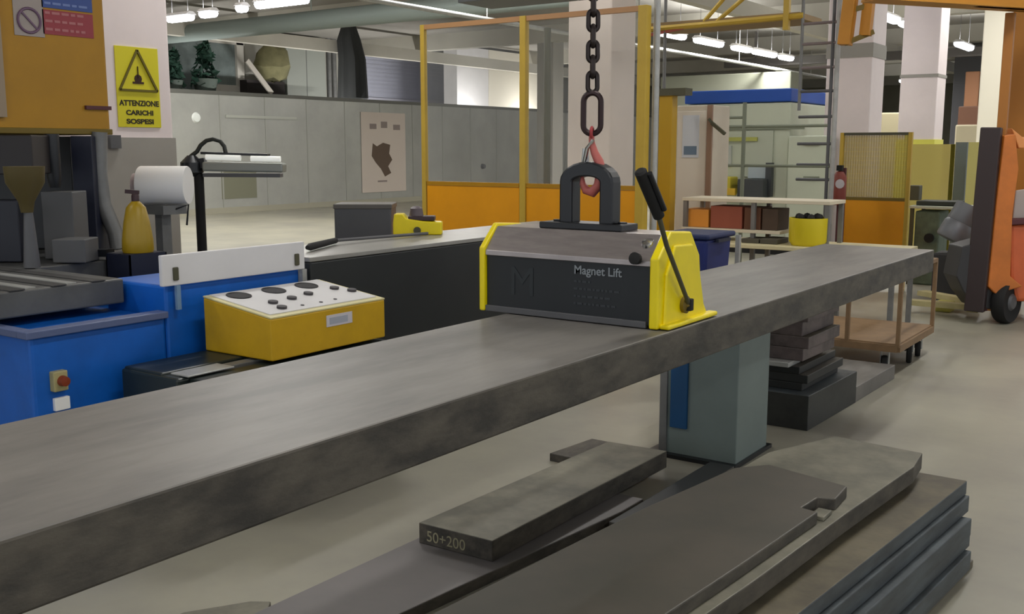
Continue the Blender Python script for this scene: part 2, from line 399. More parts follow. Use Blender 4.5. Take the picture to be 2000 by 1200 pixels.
for s in (-1, 1):
    bm = new(); lathe(bm, [(0, 0), (.016, 0), (.016, .012), (0, .012)], (cx+s*.135, 3.172, MZ+.328), 6); bx(bm, cx+s*.115-.02, cx+s*.115+.02, 3.13, 3.215, MZ+.328, MZ+.334)
    obj('lug_bolt', bm, gloss_black, lg)
# printed lettering on the black front
text_mesh('maker_lettering', 'Magnet Lift', .042, text_grey, t, (-1.862, MY0+.010, MZ+.165), (1, 0, 0), (0, 0, 1), .001, .0006)
bm = new()
for k, (xa, xb) in enumerate(((-1.862, -1.79), (-1.862, -1.70), (-1.862, -1.72), (-1.862, -1.69))):
    x = xa
    while x < xb:
        L = random.uniform(.008, .022); bx(bm, x, x+L, MY0+.0098, MY0+.0125, MZ+.135-k*.026, MZ+.142-k*.026); x += L+.006
obj('small_print', bm, text_dim, t)
text_mesh('faint_emblem', 'M', .15, mat('faint_emblem_ink', (38, 43, 46), .6), t, (-2.14, MY0+.0105, MZ+.07), (1, 0, 0), (0, 0, 1), .0004, 0)

# ================================================================== CHAIN, HOOK, HOIST
CHX, CHY = -1.880, 3.172
t = thing('hoist_chain', 'dark steel hoist chain hanging down to the hook above the lifting magnet', 'chain', (CHX, CHY, 1.70))
def link_bm(c, half, r, wire, rot, bm=None):
    bm = bm or new(); pts = []
    n = 12
    for k in range(n+1):
        a = math.pi*k/n; pts.append(Vector((r*math.cos(a), 0, half+r*math.sin(a))))
    for k in range(n+1):
        a = math.pi+math.pi*k/n; pts.append(Vector((r*math.cos(a), 0, -half+r*math.sin(a))))
    R = Matrix.Rotation(rot, 3, 'Z'); tube(bm, [R @ p+Vector(c) for p in pts], wire, 8, closed=True); return bm
chain_m = mat('oiled_chain_steel', (52, 44, 42), .35, .6)
z = 1.79+.040; k = 0
while z < 3.02:
    obj('link', link_bm((CHX, CHY, z), .018, .0165, .0088, math.radians(35+90*(k % 2))), chain_m, t, smooth=True); z += .0525; k += 1
obj('master_link', link_bm((CHX, CHY, 1.722), .040, .031, .0105, math.radians(20)), mat('dark_link', (50, 34, 34), .4, .5), t, smooth=True)
# hook (faded red) under the ring
t = thing('lifting_hook', 'red lifting hook hanging from the dark ring and passing through the lug', 'hook', (CHX, CHY, 1.5))
hk = []
for k in range(0, 19):
    a = math.radians(100-k*15.0); hk.append((CHX+.010+.031*math.cos(a), CHY+.0, 1.500+.040*math.sin(a)))
pts = [(CHX-.002, CHY, 1.655), (CHX+.0, CHY, 1.62), (CHX+.012, CHY, 1.585), (CHX+.03, CHY, 1.555), (CHX+.04, CHY, 1.52), (CHX+.03, CHY, 1.47), (CHX+.005, CHY, 1.445), (CHX-.022, CHY, 1.452), (CHX-.036, CHY, 1.475), (CHX-.038, CHY, 1.5)]
bm = new(); tube(bm, pts, [.009, .011, .014, .017, .018, .018, .019, .016, .011, .006], 12)
bmesh.ops.subdivide_edges(bm, edges=[], cuts=0)
obj('hook_body', bm, pink_m, t, smooth=True)
bm = new(); tube(bm, [(CHX+.012, CHY-.01, 1.63), (CHX-.012, CHY-.012, 1.60), (CHX-.035, CHY-.01, 1.505)], [.006, .008, .006], 8)
obj('safety_latch', bm, chrome, t, smooth=True)
bm = new(); tube(bm, [(CHX-.026, CHY, 1.6), (CHX-.026, CHY, 1.555), (CHX-.02, CHY, 1.50)], [.011, .014, .012], 12); obj('swivel_sleeve', bm, mat('pale_sleeve', (196, 200, 200), .35, .3), t, smooth=True)
bm = new(); link_bm((CHX, CHY, 1.655), .004, .014, .006, math.radians(110), bm); obj('eye', bm, red_m, t, smooth=True)
t = thing('chain_hoist', 'electric chain hoist and trolley holding the chain, above the view', 'hoist', (CHX, CHY, 3.0))
bm = new(); bx(bm, CHX-.13, CHX+.13, CHY-.22, CHY+.22, 3.03, 3.3); obj('motor_body', bm, yellow_l, t, .02)
bm = new(); bx(bm, CHX-.07, CHX+.07, CHY-.1, CHY+.1, 3.3, 3.42); obj('trolley', bm, gloss_black, t)
t = thing('crane_girder', 'orange overhead girder that carries the chain hoist, above the view', 'girder', (CHX, CHY, 3.42))
bm = new(); bx(bm, -2.7, 2.5, CHY-.08, CHY+.08, 3.42, 3.44); bx(bm, -2.7, 2.5, CHY-.008, CHY+.008, 3.44, 3.66); bx(bm, -2.7, 2.5, CHY-.08, CHY+.08, 3.66, 3.68)
obj('beam', bm, amber, t)
for x in (-2.5, 2.3):
    bm = new(); tube(bm, [(x, CHY, 3.68), (x, CHY, ZC)], .03, 8); obj('hanger', bm, amber, t)

# ================================================================== FLOOR PLATES, foreground
def plate(pts, z0, z1, label, m=steel_top, side=steel_dark, name='steel_plate', group='steel plates piled in the right foreground', bevel=.004, nm='steel plate', side_from=None):
    bm = new(); prism(bm, [(p[0], p[1]) for p in pts], z0, z1, 'z')
    o = obj(name, bm, m, bevel=bevel, origin=(sum(p[0] for p in pts)/len(pts), sum(p[1] for p in pts)/len(pts), z0))
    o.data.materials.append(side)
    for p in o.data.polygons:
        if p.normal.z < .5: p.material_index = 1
    tag(o, label, nm, group); return o
def rect(cx, cy, w, l, deg, cuts=()):
    a = math.radians(deg); u = Vector((math.sin(a), math.cos(a))); v = Vector((math.cos(a), -math.sin(a))); c = Vector((cx, cy))
    return [c-v*w/2-u*l/2, c+v*w/2-u*l/2, c+v*w/2+u*l/2, c-v*w/2+u*l/2]
def strip(fl, fr, length, deg):
    """plate whose far-left and far-right top corners are fl, fr, running back towards the viewer"""
    a = math.radians(deg); u = Vector((math.sin(a), math.cos(a)))*length
    fl, fr = Vector(fl), Vector(fr); return [fl-u, fr-u, fr, fl]
LG = 'steel plates piled in the right foreground'
# lower pile (bluish sides)
plate(strip((-1.38, 4.06), (-.70, 4.10), 3.1, 4.2), 0.0, .03, 'lowest thin plate of the right foreground pile, poking out at the right', steel_top, steel_brown, group=LG)
plate(strip((-1.36, 3.96), (-.69, 3.99), 3.1, 4.6), .0305, .105, 'thick bluish plate second from the floor in the right foreground pile', steel_blue, steel_blue, group=LG)
plate(strip((-1.35, 4.00), (-.705, 4.03), 3.1, 4.8), .1055, .155, 'thin bluish plate third from the floor in the right foreground pile', steel_blue, steel_blue, group=LG)
plate(strip((-1.35, 3.98), (-.70, 4.01), 3.1, 5.0), .1555, .225, 'bluish plate fourth from the floor in the right foreground pile', steel_blue, steel_blue, group=LG)
plate(strip((-1.36, 4.06), (-.725, 4.075), 3.1, 5.0), .2255, .29, 'bluish plate fifth from the floor in the right foreground pile', steel_blue, steel_blue, group=LG)
plate(strip((-1.32, 4.09), (-.738, 4.08), 3.1, 5.2), .2905, .345, 'brownish topped plate sixth from the floor in the right foreground pile', steel_brown, steel_blue, group=LG)
# skewed cut plate resting on spacer
E2 = [Vector((-1.245, 4.07)), Vector((-.895, 4.03)), Vector((-.878, 3.83)), Vector((-.93, 3.2)), Vector((-.972, 2.553)), Vector((-1.09, 1.15)), Vector((-1.5, 1.15)), Vector((-1.40, 3.35)), Vector((-1.385, 3.70))]
plate(E2, .375, .44, 'grey cut plate with angled far end, lying on top of the bluish pile', steel_pale, steel_dark, group=LG)
E1 = [Vector((-1.28, 3.43)), Vector((-.976, 3.349)), Vector((-.968, 3.20)), Vector((-1.02, 3.18)), Vector((-1.03, 3.06)), Vector((-.975, 3.05)), Vector((-1.012, 2.504)), Vector((-1.12, 1.15)), Vector((-1.56, 1.15)), Vector((-1.435, 2.767)), Vector((-1.366, 3.32))]
plate(E1, .4405, .48, 'dark brown topped plate with a notched edge, uppermost of the right foreground pile', mat('umber_plate_top', (92, 87, 78), .5, .2, rgb2=(80, 78, 70), scale=2.5, bump=.1), steel_dark, group=LG)
bm = new(); bx(bm, -1.01, -.965, 3.08, 3.16, .4405, .455)
tag(obj('weld_tab', bm, steel_pale, bevel=.003), 'small pale metal tab beside the notch of the dark brown topped plate', 'metal tab')
for k_, (xx, yy) in enumerate(((-1.02, 3.86), (-1.25, 3.75), (-1.1, 1.6))):
    bm = new(); bx(bm, xx-.07, xx+.08, yy-.12, yy+.12, .3455, .3745)
    tag(obj('wooden_spacer', bm, mat('spacer_wood', (140, 128, 84), .7), bevel=.003), ['pale wooden spacer under the far right corner of the grey cut plate', 'wooden spacer under the far left part of the grey cut plate', 'wooden spacer under the near end of the grey cut plate'][k_], 'spacer', 'spacers between the plates')
# left floor plates
PG = 'steel plates lying flat on the floor under the slab'
plate([(-2.60, 1.55), (-2.28, 1.5), (-2.05, 3.75), (-2.05, 3.95), (-2.56, 3.95)], .0, .045, 'wide flat grey plate on the floor, under the smaller marked plate', mat('smooth_plate_top', (118, 113, 112), .45, .2, rgb2=(104, 101, 100), scale=1.2), steel_dark, group=PG)
plate([(-2.82, 1.6), (-2.607, 1.6), (-2.607, 2.25), (-2.64, 2.29), (-2.70, 2.25), (-2.82, 2.06)], .0, .03, 'thin plate with a rounded corner at the bottom edge of the view', steel_pale, steel_dark, group=PG)
p2 = thing('marked_plate', 'thick mottled plate with chalk marks on its end, lying on the wide flat plate', 'steel plate', (-2.36, 3.6, .045), PG)
bm = new(); prism(bm, [(-2.538, 2.972), (-2.184, 2.984), (-2.17, 4.42), (-2.49, 4.40)], .045, .13, 'z')
o = obj('plate_body', bm, steel_pale, p2, .004); o.data.materials.append(steel_dark)
for p in o.data.polygons:
    if p.normal.z < .5: p.material_index = 1
bm = new()
tm = None
text_mesh('chalk_marks', '50+200', .062, mat('chalk_marking', (150, 144, 116), .8), p2, (-2.50, 2.9725, .062), (1, .034, 0), (0, 0, 1), .0008)
plate([(-2.78, 4.30), (-2.39, 4.30), (-2.39, 4.66), (-2.74, 4.66)], .0, .042, 'short dark plate on the floor behind the marked plate, beside the pedestal', steel_dark, steel_dark, group=PG)
plate([(-2.03, 3.6), (-1.95, 3.6), (-1.90, 4.35), (-1.90, 4.62), (-2.03, 4.62)], .0, .05, 'dark narrow plate on the floor against the pedestal foot', mat('black_plate', (52, 54, 54), .5, .2), steel_dark, group=PG)

# ================================================================== STACK BEHIND PEDESTAL
SG = 'blocks and plates stacked behind the pedestal'
plate([(-2.5, 5.62), (-1.88, 5.62), (-1.855, 6.45), (-2.5, 6.45)], 0, .205, 'large dark steel block on the floor behind the pedestal', steel_blue, mat('charcoal_steel', (62, 63, 60), .55, .2, rgb2=(44, 45, 44), scale=4), 'steel_block', SG, nm='steel block')
plate([(-2.6, 6.46), (-1.858, 6.46), (-1.84, 7.30), (-2.6, 7.30)], 0, .10, 'flat grey plate on the floor between the dark block and the tan cart', steel_top, steel_top, 'steel_block', SG, nm='steel block')
for k, (z0, z1, dx, c1) in enumerate(((.2055, .25, 0, 'lowest'), (.2505, .30, .03, 'middle'), (.3005, .345, -.02, 'uppermost'))):
    plate([(-2.45+dx, 5.72), (-1.955+dx, 5.72), (-1.95+dx, 6.36), (-2.45+dx, 6.36)], z0, z1, 'black plate on the large dark block, %s of three' % c1, steel_dark if k else rubber, mat('soot_black', (36, 37, 35), .6), 'steel_plate', SG)
plate([(-2.42, 5.66), (-2.02, 5.66), (-2.02, 5.86), (-2.42, 5.86)], .3455, .375, 'pale strip plate showing between the pedestal and the brown blocks', grey_lt, grey_lt, 'steel_plate', SG)
bz = .3755
for k, (h, dx) in enumerate(((.075, 0), (.07, .03), (.085, -.01), (.08, .02), (.09, 0))):
    lab = ['lowest', 'second', 'third', 'fourth', 'topmost'][k]
    plate([(-2.30+dx, 5.74), (-1.965+dx, 5.74), (-1.955+dx, 6.28), (-2.30+dx, 6.28)], bz, bz+h, 'brown grey steel bar stacked below the slab, %s of five' % lab, steel_brown if k % 2 else steel_dark, mat('mauve_steel', (104, 92, 90), .5, .2, rgb2=(72, 64, 62), scale=9), 'steel_bar', SG, nm='steel bar')
    bz += h+.0005
# tan cart behind slab end
CY0, CY1, CX0, CX1 = 7.42, 8.42, -2.72, -1.86
t = thing('trolley_cart', 'tan tubular trolley with casters, standing behind the far end of the slab', 'trolley', ((CX0+CX1)/2, (CY0+CY1)/2, 0))
o = box_o('lower_deck', (CX0, CX1, CY0, CY1, .20, .225), cart_m, t, .004)
bm = new()
for a, b in (((CX0, CY0), (CX1, CY0)), ((CX1, CY0), (CX1, CY1)), ((CX1, CY1), (CX0, CY1)), ((CX0, CY1), (CX0, CY0))): bar(bm, (*a, .19), (*b, .19), .035, .05)
obj('deck_frame', bm, cart_m, t)
bm = new()
for a, b in (((CX0, CY0), (CX1, CY0)), ((CX1, CY0), (CX1, CY1)), ((CX1, CY1), (CX0, CY1)), ((CX0, CY1), (CX0, CY0))): bar(bm, (*a, .74), (*b, .74), .03, .03)
obj('top_frame', bm, cart_m, t)
for (x, y) in ((CX0, CY0), (CX1, CY0), (CX0, CY1), (CX1, CY1), (-2.22, CY0)):
    bm = new(); bar(bm, (x, y, .2), (x, y, .75), .028); obj('post', bm, cart_m, t)
for (x, y) in ((CX0+.06, CY0+.08), (CX1-.1, CY0+.06), (CX0+.06, CY1-.1), (CX1-.05, CY1-.2), (CX1-.04, CY0+.5)):
    big = (y > CY0+.3 and x > -2.2 and y < CY1-.3)
    r = .088 if big else .062
    bm = new(); lathe(bm, [(.0, -.02), (r*.9, -.02), (r, -.012), (r, .012), (r*.9, .02), (0, .02)], (x, y, r), 24, (1, .25, 0)); w_ = obj('caster', bm, rubber, t, smooth=True)
    bm = new(); bar(bm, (x-.028, y, r), (x-.028, y, .17), .006, .03); bar(bm, (x+.028, y, r), (x+.028, y, .17), .006, .03); bx(bm, x-.035, x+.035, y-.03, y+.03, .155, .17)
    obj('caster_fork', bm, grey_lt, w_)

# ================================================================== YELLOW CONTROL BOX and black bed
yx0, yx1, ya, yb, yz = -3.978, -3.51, 3.107, 3.868, .641  # box and bed coordinates scaled about the camera, then written as plain values
t = thing('yellow_sloped_box', 'yellow metal box with sloped white punched top, between the blue machine and the slab', 'box', ((yx0+yx1)/2, (ya+yb)/2, yz))
bm = new(); prism(bm, [(yx1, yz), (yx0, yz), (yx0, yz+.257), (yx1, yz+.195)], ya, yb, 'y'); obj('case', bm, yellow_box, t, .007)
def ontop(u, v, h=0.):      # u 0..1 along y, v 0..1 from front to back on sloping top
    return Vector((yx1+(yx0-yx1)*v, ya+(yb-ya)*u, yz+.195+.062*v+h))
def sheet(u0, u1, v0, v1, h0, h1):
    bm = new(); P4 = [ontop(u0, v0, h0), ontop(u1, v0, h0), ontop(u1, v1, h0), ontop(u0, v1, h0)]
    vs = [bm.verts.new(p) for p in P4]+[bm.verts.new(p+Vector((0, 0, h1-h0))) for p in P4]
    for f in ((0, 1, 2, 3), (7, 6, 5, 4), (0, 4, 5, 1), (1, 5, 6, 2), (2, 6, 7, 3), (3, 7, 4, 0)): bm.faces.new([vs[i] for i in f])
    return bm
obj('rim', sheet(0, 1, 0, 1, .0005, .007), mat('pale_cream_edge', (214, 204, 150), .5), t)
obj('white_plate', sheet(.04, .97, .08, .98, .0075, .0115), white_p, t)
nrm = (Vector((0, 1, 0)).cross(Vector((yx0-yx1, 0, .062)))).normalized(); nrm = -nrm if nrm.z < 0 else nrm
for k, u in enumerate((.18, .47, .76)):
    bm = new(); lathe(bm, [(0, 0), (.061, 0), (.061, .004), (.048, .005), (.048, .004), (0, .004)], ontop(u, .80, .0118), 24, nrm); obj('large_hole', bm, mat('hole_black', (28, 24, 26), .7), t)
for (u, v) in ((.24, .40), (.20, .20), (.42, .44), (.60, .50), (.87, .55), (.93, .38), (.36, .18), (.52, .18), (.66, .2)):
    big = v > .3 or u < .25; r = .024 if big else .009
    bm = new(); lathe(bm, [(0, 0), (r, 0), (r, .011 if big else .003), (0, .014 if big else .003)], ontop(u, v, .0118), 16, nrm); obj('knob' if big else 'rivet', bm, mat('knob_grey', (60, 56, 58), .6), t)
lb = box_o('label_plate', (yx1-.001, yx1+.003, 3.452, 3.627, yz+.110, yz+.166), sign_white, t)
bm = new(); bx(bm, yx1+.003, yx1+.004, 3.471, 3.595, yz+.120, yz+.153); obj('print', bm, mat('pale_grey_print', (168, 172, 184), .6), lb)
t = thing('machine_bed', 'low black slideway bed in front of the blue machine, under the yellow sloped box', 'machine bed', (-3.65, 3.2, 0))
box_o('body', (-3.92, -3.50, 2.81, 3.875, .0, .575), black_m, t, .012)
box_o('end_block', (-4.0, -3.60, 2.66, 2.80, .30, .63), mat('bed_green_black', (26, 36, 34), .4), t, .012)
box_o('slideway', (-3.99, -3.72, 2.67, 3.875, .576, .640), mat('bed_green_black', (26, 36, 34), .4), t, .008)
box_o('light_rail', (-3.70, -3.64, 2.70, 3.875, .576, .632), grey_md, t, .005)
box_o('wear_strip', (-3.70, -3.58, 2.70, 2.95, .6325, .640), grey_lt, t, .003)
box_o('front_rail', (-3.60, -3.51, 2.72, 3.875, .576, .625), mat('bed_green_black', (26, 36, 34), .4), t, .005)

# ================================================================== BLUE MACHINE
t = thing('milling_machine', 'blue milling machine with grey slotted table and white splash panel at the left', 'machine', (-5.0, 2.9, 0))  # left group, near pillar through chest, scaled about the camera beforehand
cab = box_o('base_cabinet', (-6.3, -4.085, 2.296, 2.97, 0, .816), blue_m, t, .016)
bm = new()
bx(bm, -4.14, -4.06, 2.27, 2.97, .809, .841); bx(bm, -6.3, -4.14, 2.27, 2.33, .809, .841)
obj('tray_rim', bm, mat('worn_blue_edge', (86, 98, 134), .45), t, .004)
box_o('rear_cabinet', (-4.55, -4.08, 2.972, 3.843, 0, .959), blue_m, t, .013)
box_o('rear_body', (-6.3, -4.70, 2.972, 3.80, 0, .73), blue_m, t, .013)
box_o('rear_table', (-6.3, -5.17, 2.951, 3.79, .735, .977), mat('shaded_table_iron', (92, 92, 90), .45, .3, var=.15, scale=6), t, .008)  # iron coloured darker to stand for the shade under the guard
sp = box_o('splash_panel', (-4.077, -4.053, 2.94, 3.839, .96, 1.107), white_p, t, .004)
for y in (3.013, 3.78):
    box_o('latch', (-4.055, -4.043, y-.015, y+.015, .984, 1.047), dark_olive, sp, .005)
box_o('panel_post', (-4.06, -4.043, 3.01, 3.032, .844, .959), mat('worn_pale_blue', (110, 140, 170), .5), sp)
box_o('panel_post', (-4.077, -4.043, 3.811, 3.843, .886, .959), grey_lt, sp)
sw = box_o('isolator_switch', (-4.09, -4.053, 2.373, 2.439, .567, .655), mat('switch_yellow', (170, 160, 112), .5), cab, .005)
bm = new(); lathe(bm, [(0, 0), (.024, 0), (.021, .028), (0, .03)], (-4.053, 2.411, .612), 16, (1, 0, 0)); obj('red_knob', bm, mat('dark_red_knob', (130, 52, 20), .5), cab, smooth=True)
box_o('white_tag', (-4.09, -4.067, 2.38, 2.45, .48, .536), paper, cab, .003)
tb = box_o('work_table', (-6.23, -4.37, 1.68, 2.95, .858, .977), mat('shaded_table_iron', (92, 92, 90), .45, .3, var=.15, scale=6), t, .008)
bm = new()
for y in [1.78+.2*k for k in range(6)]: bx(bm, -6.23, -4.365, y, y+.07, .9765, .981)
obj('slot', bm, mat('slot_black', (46, 45, 44), .6), tb)
bm = new()
for y in [1.87+.2*k for k in range(5)]: bx(bm, -6.19, -4.40, y, y+.05, .9765, .981)
obj('bright_rib', bm, grey_lt, tb)
box_o('table_saddle', (-6.0, -4.62, 2.1, 2.9, .73, .858), dark_olive, t)
def stand(px0, px1, py0, dist, z0, m, name, par, thick=.1, bev=.006, zt=None):
    a, b = atD(px0, py0, dist), atD(px1, py0, dist); v = Vector((-S_, C_, 0))
    bm = new(); A = Vector((a.x, a.y, 0)); B = Vector((b.x, b.y, 0)); pts = [A, B, B+v*thick, A+v*thick]
    prism(bm, [(p.x, p.y) for p in pts], z0, zt if zt else a.z, 'z'); return obj(name, bm, m, par, bev)
TZ = .982
HZ = 1.672
stand(-60, 60, 262, 5.6, 1.46, mat('brown_black_casting', (34, 28, 28), .5), 'spindle_head', t, .3, zt=HZ)
bm = new(); a = atD(52, 400, 5.35); lathe(bm, [(0, 0), (.03, 0), (.04, .056), (.095, .154), (.10, .238), (0, .238)], (a.x, a.y, 1.27), 20); obj('chip_funnel', bm, mat('olive_funnel', (78, 66, 24), .6), t, smooth=True)
stand(136, 178, 262, 6.1, TZ, navy, 'rear_column', t, .2, zt=HZ)
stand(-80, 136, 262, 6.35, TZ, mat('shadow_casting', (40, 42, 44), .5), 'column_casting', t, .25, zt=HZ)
bm = new(); a = atD(103, 300, 5.85); lathe(bm, [(0, 0), (.028, 0), (.04, .056), (.04, .30), (0, .30)], (a.x, a.y, 1.38), 16); obj('draw_cylinder', bm, gloss_black, t, smooth=True)
stand(78, 140, 370, 5.75, TZ, mat('dull_casting', (88, 88, 88), .6), 'vice_block', t, .2, zt=1.36)
stand(100, 165, 470, 5.55, TZ, mat('dull_casting', (88, 88, 88), .6), 'vice_jaw', t, .19, zt=1.11)
stand(-30, 34, 400, 5.6, TZ, mat('dark_navy_casting', (34, 36, 46), .5), 'side_casting', t, .16, zt=1.32)
bm = new(); a = atD(60, 480, 5.35); tube(bm, [(a.x, a.y, TZ), (a.x, a.y, 1.275)], [.042, .022], 12); obj('coolant_stem', bm, grey_dk, t, smooth=True)
bm = new(); p = [atD(*q, 6.2) for q in ((194, 258), (194, 340), (202, 400), (225, 455))]; tube(bm, [(p[0].x, p[0].y, HZ)]+p+[(p[3].x+.02, p[3].y, .995)], .045, 12); obj('grey_hose', bm, grey_md, t, smooth=True)
# yellow guard and notices
GX = -5.6
t = thing('machine_guard', 'large yellow sheet metal guard hood at the top left with blue and red notices', 'guard', (-6.0, 3.2, 1.70))
gy0, gy1 = 2.4, atX(217, 262, GX).y
box_o('hood', (-6.4, GX, gy0, gy1, 1.70, 3.3), yellow_g, t, .016)
box_o('bottom_lip', (-6.407, GX+.01, gy0-.007, gy1+.007, 1.681, 1.715), olive_y, t, .005)
box_o('side_post', (GX+.002, GX+.034, gy0, atX(6, 200, GX).y, 1.77, 3.3), mat('tan_edge', (150, 132, 108), .5), t)
a = atX(165, 210, GX); box_o('latch', (GX, GX+.02, a.y, gy1, a.z-.011, a.z+.011), maroon, t)
nt0 = atX(84, 66, GX); nt1 = atX(178, 0, GX); zb = nt0.z; rz = atX(84, 18, GX).z
rd = box_o('red_notice', (GX, GX+.005, nt0.y, nt1.y, zb, rz), sign_red, t)
def strokes(n, z0, dz, h, y0, y1):
    bm = new()
    for k in range(n):
        z = z0+k*dz; y = y0
        while y < y1-.04:
            L = min(random.uniform(.02, .055), y1-y); bx(bm, GX+.005, GX+.007, y, y+L, z, z+h); y += L+.012
    return bm
for k in range(3): obj('print_line', strokes(1, zb+.022+k*.045, 0, .014, nt0.y+.015, nt1.y-.015), mat('notice_print', (176, 110, 110), .6), rd)
bl = box_o('blue_notice', (GX, GX+.005, nt0.y, nt1.y, rz+.011, rz+.15), sign_blue, t)
for k in range(2): obj('print_line', strokes(1, rz+.03+k*.05, 0, .013, nt0.y+.015, nt1.y-.015), mat('notice_blue_print', (112, 130, 180), .6), bl)
ps = atX(28, 68, GX); pe = atX(82, 0, GX)
pg = box_o('pictogram_plate', (GX, GX+.005, ps.y, pe.y, ps.z, rz+.15), mat('pictogram_pale', (160, 148, 140), .5), t)
cy, cz = (ps.y+pe.y)/2, (ps.z+rz)/2+.007
bm = new(); pts = [(GX+.008, cy+.066*math.cos(a), cz+.066*math.sin(a)) for a in [2*math.pi*k/24 for k in range(24)]]; tube(bm, pts, .008, 6, closed=True); bar(bm, (GX+.008, cy-.047, cz+.047), (GX+.008, cy+.047, cz-.047), .008, .010)
obj('ring_symbol', bm, mat('ring_violet', (110, 84, 106), .6), pg)
bm = new(); lathe(bm, [(0, 0), (.056, 0), (.056, .003), (0, .003)], (GX+.005, cy, rz+.10), 20, (1, 0, 0)); obj('blue_disc', bm, mat('disc_blue', (30, 44, 100), .5), pg)
bm = new(); bx(bm, -6.2, -6.0, gy0+.1, gy0+.3, 3.3, ZC); obj('hanger', bm, grey_dk, t)
# warning sign on the pillar
sx = -7.07
s0 = atX(231, 248, sx); s1 = atX(306, 96, sx)
t = thing('warning_sign', 'yellow triangular hazard sign with black lettering on the near pillar', 'sign', (sx, (s0.y+s1.y)/2, s0.z))
box_o('board', (sx+.001, sx+.009, s0.y, s1.y, s0.z, s1.z), sign_y, t, .001)
yc = (s0.y+s1.y)/2; zt = s1.z-.012; hb = (s1.z-s0.z)*.52; w = (s1.y-s0.y)*.44
T = [Vector((sx+.012, yc, zt-.01)), Vector((sx+.012, yc+w, zt-hb)), Vector((sx+.012, yc-w, zt-hb))]
bm = new()
for k in range(3): bar(bm, T[k], T[(k+1) % 3], .017, .017)
obj('triangle_outline', bm, mat('dark_olive_ink', (96, 86, 6), .7), t)
bm = new(); lathe(bm, [(0, 0), (.034, 0), (.034, .003), (0, .003)], (sx+.0095, yc, zt-hb*.72), 10, (1, 0, 0)); bar(bm, (sx+.012, yc, zt-hb*.42), (sx+.012, yc, zt-hb*.7), .011, .005)
bx(bm, sx+.0095, sx+.0125, yc-.05, yc+.05, zt-hb*.84, zt-hb*.79)
obj('load_symbol', bm, mat('dark_brown_ink', (52, 22, 6), .7), t)
W = s1.y-s0.y
for s, zz, sz, wd in (('ATTENZIONE', .27, .057, .96), ('CARICHI', .155, .050, .66), ('SOSPESI', .045, .050, .66)):
    o = text_mesh('lettering', s, sz, ink, t, (sx+.0095, s0.y+W*(1-wd)/2, s0.z+(s1.z-s0.z)*zz), (0, 1, 0), (0, 0, 1), .001, .0022)
    ys = [v.co.y for v in o.data.vertices]; y0_, y1_ = min(ys), max(ys)
    for v in o.data.vertices: v.co.y = (v.co.y-(y0_+y1_)/2)*(W*wd*.97/(y1_-y0_))

# ---- bin, bottle, paper roll, lamp behind the blue machine
a = atD(268, 490, 5.74)
t = thing('navy_bin', 'dark navy open bin at the corner of the blue machine, holding the yellow bottle', 'bin', (a.x, a.y, .735))
bx0, bx1, by0, by1 = a.x-.12, a.x+.10, a.y-.12, a.y+.12
bm = new(); bx(bm, bx0, bx1, by0, by0+.008, .735, 1.02); bx(bm, bx0, bx1, by1-.008, by1, .735, 1.02); bx(bm, bx0, bx0+.008, by0, by1, .735, 1.02); bx(bm, bx1-.008, bx1, by0, by1, .735, 1.02); bx(bm, bx0, bx1, by0, by1, .735, .743)
obj('shell', bm, navy, t)
bm = new(); bar(bm, (bx0-.20, by0-.03, 1.015), (bx0, by0+.03, 1.02), .07, .04); obj('bracket', bm, gloss_black, t)
bc = Vector((a.x+.01, a.y, 0)); zb = 1.024
box_o('lid_ledge', (bx0+.008, bx1-.008, by0+.008, by1-.008, 1.0, 1.023), navy, t)
t = thing('spray_bottle', 'yellow spray bottle with dark nozzle standing on the navy bin', 'bottle', (bc.x, bc.y, zb))
bm = new(); lathe(bm, [(0, 0), (.081, 0), (.086, .014), (.084, .07), (.070, .17), (.053, .25), (.031, .275), (.02, .285), (0, .285)], (bc.x, bc.y, zb), 24); obj('bottle_body', bm, mat('bottle_yellow', (160, 130, 14), .4), t, smooth=True)
bm = new(); lathe(bm, [(0, 0), (.021, 0), (.021, .031), (.014, .042), (0, .042)], (bc.x, bc.y, zb+.285), 12); bar(bm, (bc.x+.014, bc.y+.014, zb+.333), (bc.x-.045, bc.y-.03, zb+.34), .02, .022); obj('spray_head', bm, mat('dark_maroon_plastic', (50, 24, 28), .5), t, smooth=True)
a, b = atD(262, 362, 6.65), atD(368, 362, 6.65); ax = Vector((b.x-a.x, b.y-a.y, 0)).normalized()
rr = .123; rz_ = a.z
t = thing('paper_roll', 'large white paper wiper roll lying sideways behind the yellow bottle', 'paper roll', (a.x, a.y, rz_-rr))
bm = new(); L = (Vector((b.x, b.y, 0))-Vector((a.x, a.y, 0))).length; lathe(bm, [(0, .042), (rr*.97, .042), (rr, .049), (rr, L-.006), (rr*.97, L), (0, L)], (a.x, a.y, rz_), 36, ax); obj('roll', bm, paper, t, smooth=True)
bm = new(); lathe(bm, [(0, 0), (rr*.62, 0), (rr*.62, .042), (0, .042)], (a.x, a.y, rz_), 24, ax); obj('core_end', bm, mat('pinkish_card', (176, 160, 158), .8), t, smooth=True)
m_ = (a+b)/2
t2 = thing('roll_stand', 'grey bracket stand under the white paper roll', 'stand', (m_.x, m_.y, 0))
bm = new(); bar(bm, (m_.x, m_.y, 0), (m_.x, m_.y, rz_-rr-.06), .07, .07); obj('post', bm, grey_md, t2)
bm = new(); bx(bm, m_.x-.13, m_.x+.13, m_.y-.09, m_.y+.09, rz_-rr-.06, rz_-rr-.002); obj('cradle', bm, grey_md, t2)
bm = new(); bx(bm, m_.x-.18, m_.x+.18, m_.y-.15, m_.y+.15, 0, .02); obj('foot', bm, grey_md, t2)
